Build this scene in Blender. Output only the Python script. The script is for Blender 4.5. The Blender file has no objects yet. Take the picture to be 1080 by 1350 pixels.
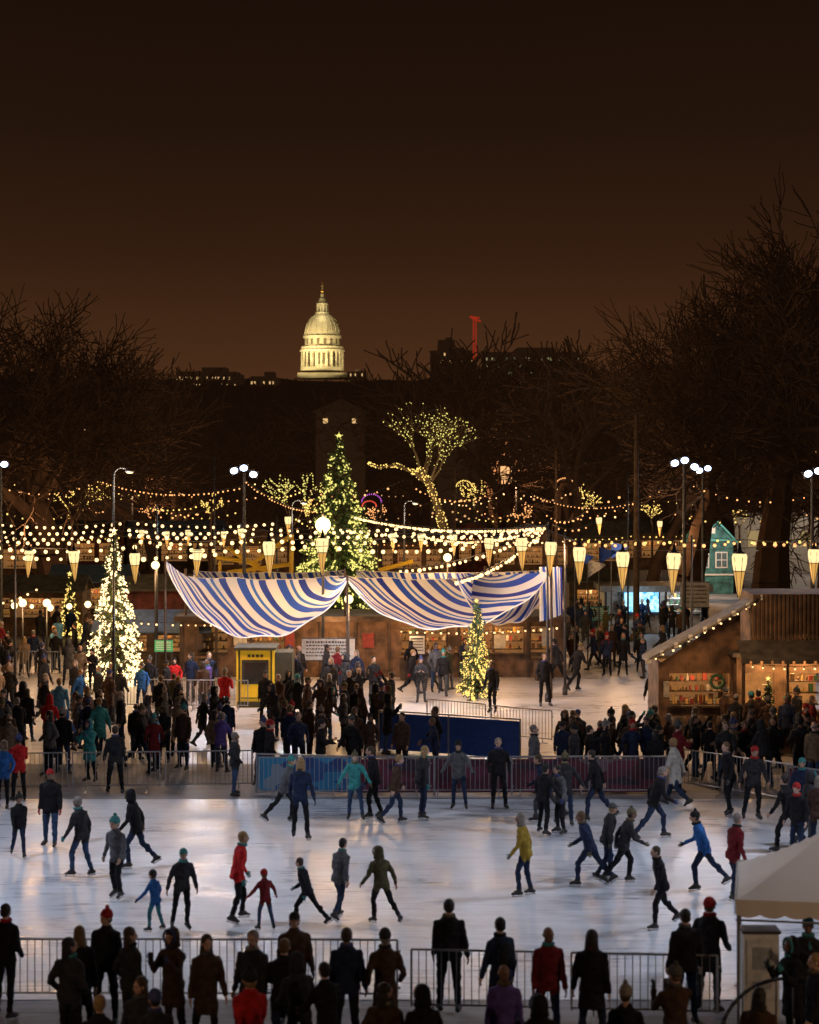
import bpy, math, random
from mathutils import Vector, Matrix, noise
R=random.Random(7)
F=2600.0;H=9.0;HY=600.0;CX=540.0
def gd(py): return H*F/(py-HY)
def gx(px,d): return (px-CX)*d/F
def gz(py,d): return H-(py-HY)*d/F
sc=bpy.context.scene
COL=sc.collection
# ------------------------------------------------------------ materials
def nt(name):
    m=bpy.data.materials.new(name); m.use_nodes=True
    n=m.node_tree.nodes; return m,n,m.node_tree.links,n['Principled BSDF']
def mat(name,col,rough=0.7,metal=0.0,var=0.25,scale=6.0,bump=0.2,emit=None,es=0.0,spec=0.4,detail=6):
    m,n,l,b=nt(name)
    tc=n.new('ShaderNodeTexCoord'); no=n.new('ShaderNodeTexNoise')
    no.inputs['Scale'].default_value=scale; no.inputs['Detail'].default_value=detail
    l.new(tc.outputs['Object'],no.inputs['Vector'])
    r=n.new('ShaderNodeValToRGB')
    r.color_ramp.elements[0].position=0.3;r.color_ramp.elements[1].position=0.7
    r.color_ramp.elements[0].color=[c*(1-var) for c in col]+[1]
    r.color_ramp.elements[1].color=[min(1,c*(1+var)) for c in col]+[1]
    l.new(no.outputs['Fac'],r.inputs['Fac']); l.new(r.outputs['Color'],b.inputs['Base Color'])
    b.inputs['Roughness'].default_value=rough; b.inputs['Metallic'].default_value=metal
    b.inputs['Specular IOR Level'].default_value=spec
    if bump:
        bp=n.new('ShaderNodeBump'); bp.inputs['Strength'].default_value=bump; bp.inputs['Distance'].default_value=0.02
        l.new(no.outputs['Fac'],bp.inputs['Height']); l.new(bp.outputs['Normal'],b.inputs['Normal'])
    if emit:
        b.inputs['Emission Color'].default_value=(*emit,1); b.inputs['Emission Strength'].default_value=es
        m.cycles.emission_sampling='NONE'
    return m
def emat(name,col,s,sampled=False):
    m=bpy.data.materials.new(name); m.use_nodes=True; n=m.node_tree.nodes; l=m.node_tree.links
    n.remove(n['Principled BSDF']); e=n.new('ShaderNodeEmission')
    e.inputs['Color'].default_value=(*col,1); e.inputs['Strength'].default_value=s
    l.new(e.outputs[0],n['Material Output'].inputs[0])
    if not sampled: m.cycles.emission_sampling='NONE'
    return m
def plank(name,col,axis='X',scale=7.0):
    m,n,l,b=nt(name)
    tc=n.new('ShaderNodeTexCoord'); w=n.new('ShaderNodeTexWave'); w.bands_direction=axis; w.wave_profile='SAW'
    w.inputs['Scale'].default_value=scale/6.283*3.14; w.inputs['Distortion'].default_value=0.0
    l.new(tc.outputs['Object'],w.inputs['Vector'])
    no=n.new('ShaderNodeTexNoise'); no.inputs['Scale'].default_value=2.3; no.inputs['Detail'].default_value=9
    l.new(tc.outputs['Object'],no.inputs['Vector'])
    r=n.new('ShaderNodeValToRGB'); e=r.color_ramp.elements
    e[0].position=0.0;e[0].color=(*[c*0.15 for c in col],1)
    e[1].position=0.12;e[1].color=(*[c*0.9 for c in col],1)
    x=e.new(1.0);x.color=(*[min(1,c*1.15) for c in col],1)
    l.new(w.outputs['Fac'],r.inputs['Fac'])
    mx=n.new('ShaderNodeMix'); mx.data_type='RGBA'; mx.blend_type='MULTIPLY'; mx.inputs[0].default_value=0.9
    r2=n.new('ShaderNodeValToRGB'); r2.color_ramp.elements[0].position=.35; r2.color_ramp.elements[0].color=(.25,.25,.25,1);r2.color_ramp.elements[1].position=.62
    l.new(no.outputs['Fac'],r2.inputs['Fac'])
    l.new(r.outputs['Color'],mx.inputs[6]); l.new(r2.outputs['Color'],mx.inputs[7]); l.new(mx.outputs[2],b.inputs['Base Color'])
    b.inputs['Roughness'].default_value=0.8
    bp=n.new('ShaderNodeBump'); bp.inputs['Strength'].default_value=0.5; bp.inputs['Distance'].default_value=0.02
    l.new(w.outputs['Fac'],bp.inputs['Height']); l.new(bp.outputs['Normal'],b.inputs['Normal'])
    return m
def ice_mat(name,c0,c1,rough0,rough1):
    m,n,l,b=nt(name)
    tc=n.new('ShaderNodeTexCoord')
    a=n.new('ShaderNodeTexNoise'); a.inputs['Scale'].default_value=0.35; a.inputs['Detail'].default_value=9; a.inputs['Roughness'].default_value=.65
    l.new(tc.outputs['Object'],a.inputs['Vector'])
    hs=[]
    for ang in (0.5,-0.4,1.35):
        mp=n.new('ShaderNodeMapping'); mp.inputs['Rotation'].default_value=(0,0,ang); mp.inputs['Scale'].default_value=(0.45,7,1)
        l.new(tc.outputs['Object'],mp.inputs['Vector'])
        s=n.new('ShaderNodeTexNoise'); s.inputs['Scale'].default_value=1.2; s.inputs['Detail'].default_value=5; s.inputs['Distortion'].default_value=1.4
        l.new(mp.outputs[0],s.inputs['Vector']); hs.append(s)
    ad=n.new('ShaderNodeMath');ad.operation='ADD'; l.new(hs[0].outputs['Fac'],ad.inputs[0]); l.new(hs[1].outputs['Fac'],ad.inputs[1])
    ad2=n.new('ShaderNodeMath');ad2.operation='ADD'; l.new(ad.outputs[0],ad2.inputs[0]); l.new(hs[2].outputs['Fac'],ad2.inputs[1])
    ad3=n.new('ShaderNodeMath');ad3.operation='MULTIPLY_ADD'; l.new(a.outputs['Fac'],ad3.inputs[0]); ad3.inputs[1].default_value=2.6; l.new(ad2.outputs[0],ad3.inputs[2])
    mr=n.new('ShaderNodeMapRange'); mr.inputs['From Min'].default_value=2.3; mr.inputs['From Max'].default_value=3.2
    l.new(ad3.outputs[0],mr.inputs['Value'])
    r=n.new('ShaderNodeValToRGB'); r.color_ramp.elements[0].color=(*c0,1); r.color_ramp.elements[1].color=(*c1,1)
    l.new(mr.outputs[0],r.inputs['Fac']); l.new(r.outputs['Color'],b.inputs['Base Color'])
    m2=n.new('ShaderNodeMapRange'); m2.inputs['To Min'].default_value=rough0; m2.inputs['To Max'].default_value=rough1
    l.new(mr.outputs[0],m2.inputs['Value']); l.new(m2.outputs[0],b.inputs['Roughness'])
    bp=n.new('ShaderNodeBump'); bp.inputs['Strength'].default_value=0.4; bp.inputs['Distance'].default_value=0.02
    l.new(ad2.outputs[0],bp.inputs['Height']); l.new(bp.outputs['Normal'],b.inputs['Normal'])
    return m
def cloth(name,c): return mat(name,c,rough=0.85,var=0.35,scale=9,bump=0.3,spec=0.15)
# ------------------------------------------------------------ mesh builder
def usphere(ns,nr):
    v=[(0,0,1)]
    for i in range(1,nr):
        t=math.pi*i/nr
        for j in range(ns):
            p=2*math.pi*j/ns; v.append((math.sin(t)*math.cos(p),math.sin(t)*math.sin(p),math.cos(t)))
    v.append((0,0,-1)); f=[]
    for j in range(ns): f.append((0,1+j,1+(j+1)%ns))
    for i in range(nr-2):
        for j in range(ns):
            a=1+i*ns+j;b=1+i*ns+(j+1)%ns; f.append((a,a+ns,b+ns,b))
    L=len(v)-1;k=1+(nr-2)*ns
    for j in range(ns): f.append((k+j,L,k+(j+1)%ns))
    return v,f
SPH={(10,7):usphere(10,7),(6,4):usphere(6,4),(16,12):usphere(16,12),(4,2):usphere(4,2)}
class MB:
    def __init__(s): s.v=[];s.f=[];s.m=[];s.uv=None
    def add(s,v,f,m=0):
        o=len(s.v); s.v.extend(v); s.f.extend([tuple(i+o for i in q) for q in f]); s.m.extend([m]*len(f))
    def box(s,c,sz,m=0,rz=0,M=None):
        x,y,z=[k/2 for k in sz]
        vs=[Vector((a*x,b*y,d*z)) for a in(-1,1) for b in(-1,1) for d in(-1,1)]
        if M is None: M=Matrix.Rotation(rz,3,'Z')
        vs=[M@q+Vector(c) for q in vs]
        s.add([tuple(q) for q in vs],[(0,1,3,2),(4,6,7,5),(0,4,5,1),(2,3,7,6),(0,2,6,4),(1,5,7,3)],m)
    def quad(s,a,b,c,d,m=0): s.add([tuple(a),tuple(b),tuple(c),tuple(d)],[(0,1,2,3)],m)
    def cyl(s,p0,p1,r0,r1=None,n=8,m=0,cap=True):
        if r1 is None:r1=r0
        p0=Vector(p0);p1=Vector(p1);d=(p1-p0)
        if d.length<1e-6:return
        d.normalize(); u=d.orthogonal().normalized(); w=d.cross(u); vs=[]
        for p,r in((p0,r0),(p1,r1)):
            for j in range(n):
                a=2*math.pi*j/n; q=p+(u*math.cos(a)+w*math.sin(a))*r; vs.append((q.x,q.y,q.z))
        fs=[(j,(j+1)%n,n+(j+1)%n,n+j) for j in range(n)]
        if cap: fs+= [tuple(range(n-1,-1,-1)),tuple(range(n,2*n))]
        s.add(vs,fs,m)
    def ball(s,c,r,m=0,k=(10,7),M=None):
        if not hasattr(r,'__len__'): r=(r,r,r)
        v,f=SPH[k]
        if M is None: s.add([(c[0]+a*r[0],c[1]+b*r[1],c[2]+d*r[2]) for a,b,d in v],f,m)
        else:
            c=Vector(c); s.add([tuple(M@Vector((a*r[0],b*r[1],d*r[2]))+c) for a,b,d in v],f,m)
    def cap(s,p0,p1,r0,r1,m=0,n=10):
        s.cyl(p0,p1,r0,r1,n,m); s.ball(p0,r0*.995,m); s.ball(p1,r1*.995,m)
    def loft(s,rings,m=0,n=16,cap=True):
        vs=[];fs=[]
        for (c,u,w) in rings:
            for j in range(n):
                a=2*math.pi*j/n; q=Vector(c)+Vector(u)*math.cos(a)+Vector(w)*math.sin(a); vs.append(tuple(q))
        for i in range(len(rings)-1):
            for j in range(n):
                k=(j+1)%n; fs.append((i*n+j,i*n+k,(i+1)*n+k,(i+1)*n+j))
        if cap:
            fs.append(tuple(range(n-1,-1,-1))); L=(len(rings)-1)*n; fs.append(tuple(range(L,L+n)))
        s.add(vs,fs,m)
    def lathe(s,c,prof,m=0,n=32):
        s.loft([((c[0],c[1],c[2]+z),(r,0,0),(0,r,0)) for r,z in prof],m,n)
    def mesh(s,name,mats,smooth=False):
        me=bpy.data.meshes.new(name); me.from_pydata(s.v,[],s.f)
        for x in mats: me.materials.append(x)
        me.polygons.foreach_set('material_index',s.m)
        if smooth: me.polygons.foreach_set('use_smooth',[True]*len(s.f))
        me.update(); return me
    def obj(s,name,mats,smooth=False,loc=(0,0,0),rz=0,parent=None):
        o=bpy.data.objects.new(name,s.mesh(name,mats,smooth)); o.location=loc; o.rotation_euler=(0,0,rz); COL.objects.link(o)
        if parent:o.parent=parent
        return o
def inst(name,me,loc,rz=0,s=1,parent=None):
    o=bpy.data.objects.new(name,me); o.location=loc; o.rotation_euler=(0,0,rz)
    o.scale=(s,s,s) if not hasattr(s,'__len__') else s
    COL.objects.link(o)
    if parent:o.parent=parent
    return o
def empty(name,loc=(0,0,0)):
    o=bpy.data.objects.new(name,None); o.location=loc; COL.objects.link(o); return o
def lamp(name,loc,power,col,rad=0.12,typ='POINT',target=None,ang=90,blend=.6,parent=None):
    ld=bpy.data.lights.new(name,typ); ld.energy=power; ld.color=col; ld.shadow_soft_size=rad
    o=bpy.data.objects.new(name,ld); COL.objects.link(o); o.location=loc
    if typ=='SPOT': ld.spot_size=math.radians(ang); ld.spot_blend=blend
    if target is not None: o.rotation_euler=(Vector(target)-Vector(loc)).to_track_quat('-Z','Y').to_euler()
    if parent:
        o.parent=parent
        o.location=Vector(loc)-parent.location
    return o
WARM=(1,.55,.22);COOL=(.77,.84,1.0)
# ------------------------------------------------------------ world
w=bpy.data.worlds.new("World"); sc.world=w; w.use_nodes=True
n=w.node_tree.nodes;l=w.node_tree.links; bg=n['Background']
tc=n.new('ShaderNodeTexCoord'); sp=n.new('ShaderNodeSeparateXYZ'); l.new(tc.outputs['Generated'],sp.inputs[0])
rp=n.new('ShaderNodeValToRGB'); l.new(sp.outputs['Z'],rp.inputs['Fac'])
E=rp.color_ramp.elements
E[0].position=0.0;E[0].color=(.094,.037,.0140,1)
E[1].position=0.05;E[1].color=(.062,.0240,.0095,1)
for p,c in((.10,(.0335,.0130,.0055)),(.16,(.0180,.0075,.0036)),(.24,(.0100,.0047,.0026)),(1.0,(.008,.0042,.0028))):
    x=E.new(p);x.color=(*c,1)
sn=n.new('ShaderNodeTexNoise'); sn.inputs['Scale'].default_value=3; l.new(tc.outputs['Generated'],sn.inputs['Vector'])
mr=n.new('ShaderNodeMapRange'); mr.inputs['To Min'].default_value=.85; mr.inputs['To Max'].default_value=1.15; l.new(sn.outputs['Fac'],mr.inputs['Value'])
l.new(rp.outputs['Color'],bg.inputs['Color']); l.new(mr.outputs[0],bg.inputs['Strength'])
sc.view_settings.view_transform='Standard'; sc.view_settings.look='None'; sc.view_settings.exposure=0
# ------------------------------------------------------------ camera
cd=bpy.data.cameras.new('camera'); cam=bpy.data.objects.new('camera',cd); COL.objects.link(cam); sc.camera=cam
cam.location=(0,0,H); cam.rotation_euler=(math.radians(90),0,0)
cd.sensor_fit='VERTICAL'; cd.sensor_height=36; cd.lens=F/1350*36; cd.shift_y=-75/1350; cd.clip_end=6000; cd.clip_start=.5
cd.dof.use_dof=True; cd.dof.focus_distance=78; cd.dof.aperture_fstop=1.4
# ------------------------------------------------------------ shared mats
HAZE_EMIT=(1,.45,.2)  # emission tint that paints warm haze onto distant materials
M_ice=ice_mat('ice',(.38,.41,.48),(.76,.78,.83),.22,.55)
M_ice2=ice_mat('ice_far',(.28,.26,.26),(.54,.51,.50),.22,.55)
M_pave=ice_mat('slushy_pavement',(.13,.12,.125),(.36,.34,.35),.5,.85)
M_ground=mat('ground_soil',(.045,.04,.03),rough=.95,var=.5,scale=.3)
M_steel=mat('galvanised_steel',(.36,.36,.38),rough=.42,metal=.8,var=.15,scale=20,bump=.05)
M_dsteel=mat('dark_steel',(.06,.06,.065),rough=.5,metal=.5)
M_wood=plank('wood_planks',(.20,.11,.06),'X',9)
M_woodh=plank('wood_boards',(.17,.10,.055),'Z',9)
M_dwood=plank('dark_wood',(.09,.055,.035),'X',9)
M_roof=mat('roof_felt',(.08,.07,.062),rough=.9,scale=3,var=.5)
M_white=mat('white_paint',(.70,.68,.64),rough=.55,var=.12,scale=3)
M_bark=mat('bark',(.10,.065,.045),rough=.95,var=.4,scale=5)
M_barkd=mat('bark_far',(.06,.038,.026),rough=1,var=.3,scale=2,bump=0,spec=0,emit=HAZE_EMIT,es=.0075)  # faint emission paints haze over the far trees
M_bulb=emat('warm_bulb',(1,.60,.25),3.2)
M_bulbY=emat('yellow_bulb',(1,.66,.16),2.1)
M_bulbG=emat('yellowgreen_bulb',(.95,.82,.20),1.3)
M_bulbW=emat('white_bulb',(1,.70,.34),3.0)
M_bulbC=emat('flood_lens',(.55,.68,1),12)
M_bulbO=emat('orange_bulb',(1,.42,.14),2.2)
M_bulbD=emat('dim_bulb',(1,.5,.2),.9)
M_bulbR=emat('red_bulb',(1,.10,.06),1.2)
M_bulbM=emat('magenta_bulb',(.8,.15,.9),1)
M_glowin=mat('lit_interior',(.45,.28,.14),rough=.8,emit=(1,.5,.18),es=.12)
M_cable=mat('cable',(.03,.03,.03),bump=0)
# ------------------------------------------------------------ ground
def sheet(name,pts,z,m):
    b=MB(); b.add([(x,y,z) for x,y in pts],[tuple(range(len(pts)))]); return b.obj(name,[m])
sheet('ground',[(-4000,-200),(4000,-200),(4000,5000),(-4000,5000)],-.06,M_ground)
sheet('pavement',[(-40,10),(40,10),(40,175),(-40,175)],-.012,M_pave)
def rrect(x0,x1,y0,y1,r,n=10):
    p=[]
    for cx,cy,a0 in((x1-r,y1-r,0),(x0+r,y1-r,90),(x0+r,y0+r,180),(x1-r,y0+r,270)):
        for i in range(n+1):
            a=math.radians(a0+90*i/n); p.append((cx+r*math.cos(a),cy+r*math.sin(a)))
    return p
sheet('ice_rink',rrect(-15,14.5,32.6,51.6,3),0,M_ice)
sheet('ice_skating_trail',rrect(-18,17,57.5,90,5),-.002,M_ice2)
# ------------------------------------------------------------ PEOPLE
def remesh(mb,vox,smooth=2):
    me=mb.mesh('tmp',[]); o=bpy.data.objects.new('tmp',me); COL.objects.link(o)
    r=o.modifiers.new('r','REMESH'); r.mode='VOXEL'; r.voxel_size=vox; r.use_smooth_shade=True
    s=o.modifiers.new('s','SMOOTH'); s.factor=.5; s.iterations=smooth
    dg=bpy.context.evaluated_depsgraph_get(); ev=o.evaluated_get(dg); m2=ev.to_mesh()
    v=[tuple(x.co) for x in m2.vertices]; nn=[tuple(x.normal) for x in m2.vertices]; f=[tuple(p.vertices) for p in m2.polygons]
    ev.to_mesh_clear(); bpy.data.objects.remove(o); bpy.data.meshes.remove(me)
    return v,nn,f
def rad(a): return math.radians(a)
def make_head(hat,seed):
    rr=random.Random(seed)
    b=MB()
    b.ball((0,-.005,.02),(.076,.095,.098)); b.ball((0,.022,-.045),(.058,.066,.066)); b.ball((0,.052,-.088),(.03,.028,.025))
    b.ball((0,.094,-.018),(.013,.02,.026)); b.ball((0,.107,-.032),(.017,.014,.012))
    b.ball((-.078,-.005,-.012),(.012,.022,.034)); b.ball((.078,-.005,-.012),(.012,.022,.034))
    b.ball((0,.086,-.066),(.026,.012,.010)); b.ball((0,.083,.022),(.055,.015,.012))
    b.cap((0,-.02,-.06),(0,-.035,-.16),.05,.055)
    v,nn,f=remesh(b,.0095,2)
    o=MB(); o.add(v,f,3)
    for s in(-1,1): o.ball((s*.031,.083,.004),(.014,.010,.008),5,(6,4))
    o.ball((0,.096,-.066),(.022,.006,.004),5,(6,4))
    if hat=='hair':
        o.ball((0,-.022,.036),(.086,.098,.096),4,(16,12)); o.ball((0,-.05,-.02),(.080,.06,.07),4)
    elif hat=='bald':
        o.ball((0,-.03,-.005),(.082,.082,.05),4)
    elif hat=='longhair':
        o.ball((0,-.022,.036),(.090,.100,.100),4,(16,12)); o.loft([((0,-.03,.03),(.093,0,0),(0,.085,0)),((0,-.045,-.06),(.098,0,0),(0,.07,0)),((0,-.06,-.17),(.105,0,0),(0,.055,0)),((0,-.07,-.24),(.07,0,0),(0,.03,0))],4,14)
    elif hat=='beanie':
        o.ball((0,-.02,.045),(.092,.105,.105),6,(16,12)); o.loft([((0,-.015,.02),(.096,0,0),(0,.109,.02)),((0,-.015,.055),(.097,0,0),(0,.110,.02))],6,18)
        o.ball((0,-.045,-.03),(.08,.06,.07),4)
        if rr.random()<.5: o.ball((0,-.03,.165),.035,6)
    elif hat=='cap':
        o.ball((0,-.015,.045),(.088,.101,.088),6,(16,12)); o.ball((0,.10,.045),(.062,.06,.009),6); o.ball((0,-.045,-.02),(.08,.06,.07),4)
    elif hat=='hood':
        o.loft([((0,-.03,-.15),(.13,0,0),(0,.11,0)),((0,-.035,-.07),(.115,0,0),(0,.105,0)),((0,-.04,.03),(.108,0,0),(0,.105,.0)),((0,-.04,.1),(.085,0,0),(0,.09,0)),((0,-.045,.14),(.03,0,0),(0,.035,0))],0,16)
        o.ball((0,-.01,.05),(.084,.098,.085),4)
        for i in range(14):
            a=rad(-40+260*i/13); o.ball((.100*math.cos(a),.055,.0+.115*math.sin(a)),(.022,.028,.022),6,(6,4))
    return o
POSES={
'stand':dict(L=(3,4,5),Rr=(-4,2,6),la=(6,10,14,0),ra=(-4,11,18,0)),
'pockets':dict(L=(2,3,5),Rr=(-2,4,5),la=(-14,20,62,.35),ra=(-12,20,60,.35),pock=1),
'folded':dict(L=(4,5,6),Rr=(-3,3,5),la=(22,14,92,.85),ra=(26,14,88,.9)),
'phone':dict(L=(2,3,5),Rr=(-2,3,5),la=(40,8,105,.35),ra=(38,8,108,.35)),
'rail':dict(L=(6,8,6),Rr=(-2,2,6),la=(38,14,40,.25),ra=(36,14,42,.25),lean=10),
'walk':dict(L=(24,8,3),Rr=(-20,26,3),la=(-22,9,16,0),ra=(24,9,26,.1),lean=4),
'walk2':dict(L=(-12,34,3),Rr=(20,10,3),la=(18,9,30,.1),ra=(-18,10,14,0),lean=3),
'glide':dict(L=(22,30,4),Rr=(2,18,7),la=(14,16,30,.1),ra=(-8,20,24,0),lean=9),
'stride':dict(L=(34,38,4),Rr=(-28,14,8),la=(-24,14,34,0),ra=(32,12,46,.25),lean=15),
'push':dict(L=(24,30,4),Rr=(-14,30,14),la=(20,22,30,0),ra=(-18,22,24,0),lean=12),
'wobble':dict(L=(14,20,9),Rr=(4,14,10),la=(24,38,24,0),ra=(14,46,20,0),lean=7),
'raise2':dict(L=(2,3,5),Rr=(-4,2,6),la=(95,10,55,.3),ra=(98,10,52,.3)),
}
def person_mesh(name,pose,hat,seed,coat=False,skates=False,backpack=False,turn=0,tilt=0,bulk=1.0,child=False):
    P=POSES[pose]; rr=random.Random(seed); j=lambda a:a+rr.uniform(-4,4)
    lean=P.get('lean',0)+rr.uniform(-2,3)
    ML=Matrix.Rotation(-rad(lean),3,'X'); pel=Vector((0,0,.93))
    T=lambda x,y,z: pel+ML@Vector((x,y,z))
    b=MB(); caps=[]
    hem=-.34 if coat else -.13
    def ring(z,hw,hd,y=0):
        return (T(0,y,z),ML@Vector((hw,0,0)),ML@Vector((0,hd,0)))
    k=bulk
    rg=[ring(hem,.20*k if coat else .182*k,.155*k if coat else .138*k), ring(hem+.06,.192*k if coat else .186*k,.145*k),ring(.03,.172*k,.132*k),ring(.16,.160*k,.125*k),ring(.32,.182*k,.135*k,.005),ring(.43,.192*k,.122*k),ring(.50,.165,.105),ring(.545,.10,.085),ring(.60,.072,.075,.005)]
    b.loft(rg,0,20)
    for s in(-1,1): caps.append((T(s*.08*k,0,hem+.02),T(s*.1,0,.46),.125*k,.11,0))
    caps.append((T(0,0,.46),T(0,0,.60),.10,.078,0))
    foots=[]
    for s,key in((-1,'L'),(1,'Rr')):
        a,kn,ab=[j(q) for q in P[key]]; kn=max(kn,1)
        hip=Vector((s*.092,0,.90)); th=Vector((s*math.sin(rad(ab)),math.sin(rad(a)),-math.cos(rad(a))*math.cos(rad(ab)))).normalized()
        knee=hip+th*.43; sh=Vector((s*math.sin(rad(ab))*.6,math.sin(rad(a-kn)),-math.cos(rad(a-kn)))).normalized()
        ank=knee+sh*.42
        b.cap(hip,knee,.094*k,.064*k); b.cap(knee,ank,.064*k,.05); b.ball(hip+Vector((0,-.035,.0)),(.09*k,.1*k,.1))
        b.ball(knee+sh*.13+Vector((0,-.015,0)),(.055,.062,.11))
        caps+=[(hip,knee,.094*k,.064*k,1),(knee,ank-sh*.02,.064*k,.05,1)]
        ft=rad(max(-50,min(12,(a-kn)*.75))); fd=Vector((s*.22,math.cos(ft),math.sin(ft))).normalized()
        up=-sh
        heel=ank-fd*.055+sh*.045; toe=ank+fd*.165+sh*.052
        b.cap(heel,toe,.042,.036); b.cap(ank,ank+fd*.1+sh*.03,.048,.04)
        caps+=[(heel,toe,.042,.036,2),(ank,ank+fd*.1+sh*.03,.052 if not skates else .06,.04,2)]
        if skates: caps.append((ank+up*.10,ank,.052,.05,2)); b.cap(ank+up*.08,ank,.058,.052)
        foots.append((heel,toe,sh,fd))
    hands=[]
    for s,key in((-1,'la'),(1,'ra')):
        a,ab,e,inw=P[key]; a=j(a);ab=j(ab);e=j(e)
        shd=T(s*.178,0,.435)
        ud=ML@Vector((s*math.sin(rad(ab)),math.sin(rad(a)),-math.cos(rad(a)))).normalized()
        elb=shd+ud*.285
        fd=ML@Vector((s*math.sin(rad(ab))*.7-s*inw,math.sin(rad(a+e)),-math.cos(rad(a+e)))).normalized()
        wr=elb+fd*.245
        b.cap(shd,elb,.070*k,.054*k); b.cap(elb,wr,.054*k,.043)
        caps+=[(shd,elb,.070*k,.054*k,0),(elb,wr,.054*k,.043,0)]
        hands.append((wr,fd,s))
    v,nn,f=remesh(b,.019,3)
    v2=[]
    for p,q in zip(v,nn):
        p=Vector(p);q=Vector(q)
        d=noise.noise(Vector((p.x*9+seed,p.y*9,p.z*13)))*.016+noise.noise(Vector((p.x*22,p.y*22+seed,p.z*30)))*.007
        v2.append(tuple(p+q*d))
    o=MB(); o.v.extend(v2)
    for q in f:
        c=Vector((0,0,0))
        for i in q: c+=Vector(v2[i])
        c/=len(q); best=9;lab=0
        for (p0,p1,r0,r1,L) in caps:
            d=p1-p0;t=max(0,min(1,(c-p0).dot(d)/d.length_squared)); x=(c-p0-d*t).length-(r0+(r1-r0)*t)
            if x<best:best=x;lab=L
        o.f.append(q); o.m.append(lab)
    hd=make_head(hat,seed); HM=ML@Matrix.Rotation(rad(turn),3,'Z')@Matrix.Rotation(rad(-tilt+lean*.7),3,'X'); hs=1.16 if child else 1.0
    hc=T(0,.015,.715)
    o2=[tuple(HM@(Vector(q)*hs)+hc) for q in hd.v]; off=len(o.v); o.v.extend(o2); o.f.extend([tuple(i+off for i in q) for q in hd.f]); o.m.extend(hd.m)
    if rr.random()<.55:
        c=T(0,.01,.575)
        for i in range(12):
            a=2*math.pi*i/12; o.ball(c+ML@Vector((.072*math.cos(a),.078*math.sin(a),.0)),(.032,.032,.034),6,(6,4))
    gl=3 if rr.random()<.5 else 6
    if not P.get('pock'):
        for wr,fd,s in hands:
            u=fd.cross(Vector((0,1,0))) if abs(fd.y)<.9 else fd.cross(Vector((0,0,1)))
            u.normalize(); wv=fd.cross(u)
            M=Matrix((u,wv,fd)).transposed()
            o.ball(wr+fd*.045,(.022,.040,.052),gl,(10,7),M)
            for i,(off2,ln) in enumerate(((-.030,.062),(-.010,.074),(.010,.070),(.029,.054))):
                p0=wr+fd*.085+wv*off2; p1=p0+fd*ln*.5+u*.006*-s; p2=p1+fd*ln*.42+u*.022*-s
                o.cyl(p0-fd*.01,p1,.0095,.0088,6,gl); o.cyl(p1,p2,.0088,.007,6,gl); o.ball(p2,.007,gl,(6,4))
            p0=wr+fd*.03-wv*.034; p1=p0+fd*.03-wv*.022; p2=p1+fd*.028-wv*.004
            o.cyl(p0,p1,.012,.011,6,gl); o.cyl(p1,p2,.011,.008,6,gl); o.ball(p2,.008,gl,(6,4))
            if pose=='phone' and s==1: o.box(wr+fd*.11+Vector((-.04,.02,0)),(.075,.012,.15),5)
    if skates:
        for heel,toe,sh,fd in foots:
            m=(heel+toe)/2+sh*.062; X=fd.cross(sh).normalized(); M=Matrix((fd,X,sh)).transposed()
            o.box(m,(.27,.005,.022),7,M=M); o.box(heel+sh*.045+fd*.02,(.02,.012,.03),7,M=M); o.box(toe+sh*.045-fd*.02,(.02,.012,.03),7,M=M)
    if backpack:
        c=T(0,-.20*k,.28); o.ball(c,(.15,.09,.22),8,(16,12),ML); o.ball(c+ML@Vector((0,-.07,-.06)),(.11,.05,.11),8,(10,7),ML)
        for s in(-1,1):
            for t in range(6):
                a=rad(-20+t*40); o.ball(T(s*.11,.135*math.sin(a),.36+.13*math.cos(a)),(.024,.02,.04),8,(6,4),ML)
    zmin=min(q[2] for q in o.v); o.v=[(a,b_,c-zmin) for a,b_,c in o.v]
    return o.mesh(name,[PH[i] for i in range(9)],True)
PH=[cloth('jacket_default',(.02,.02,.025)),cloth('trousers_default',(.02,.02,.03)),mat('boot_leather',(.03,.025,.022),rough=.5),None,None,mat('eye_dark',(.02,.015,.012),rough=.3,bump=0),None,M_steel,cloth('backpack_fabric',(.02,.022,.03))]
SK=[mat('skin_%d'%i,c,rough=.5,var=.08,scale=20,bump=.05) for i,c in enumerate([(.50,.30,.22),(.44,.26,.18),(.22,.12,.08),(.54,.35,.27)])]
HR=[mat('hair_%d'%i,c,rough=.6,var=.5,scale=60,bump=.6) for i,c in enumerate([(.02,.013,.01),(.05,.03,.015),(.12,.07,.03),(.012,.01,.01),(.20,.17,.15),(.28,.17,.07)])]
PH[3]=SK[0];PH[4]=HR[0];PH[6]=cloth('knit_default',(.05,.05,.06))
JC={k:cloth('jacket_'+k,c) for k,c in dict(black=(.014,.013,.015),char=(.032,.031,.035),navy=(.018,.026,.06),brown=(.060,.034,.023),olive=(.065,.06,.027),grey=(.10,.10,.11),red=(.46,.02,.02),dred=(.14,.014,.018),teal=(.05,.27,.27),blue=(.025,.10,.30),yellow=(.30,.20,.03),purple=(.12,.08,.30),tan=(.20,.14,.09),cream=(.45,.42,.38),lblue=(.10,.26,.42)).items()}
TC={k:cloth('trousers_'+k,c) for k,c in dict(black=(.012,.012,.014),jeans=(.035,.065,.13),djeans=(.018,.028,.06),grey=(.05,.05,.055),teal=(.04,.18,.22)).items()}
KC=[cloth('knit_%d'%i,c) for i,c in enumerate([(.02,.02,.02),(.3,.02,.02),(.05,.06,.15),(.22,.20,.18),(.08,.08,.08),(.05,.2,.2),(.12,.1,.06),(.03,.03,.03)])]
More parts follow.
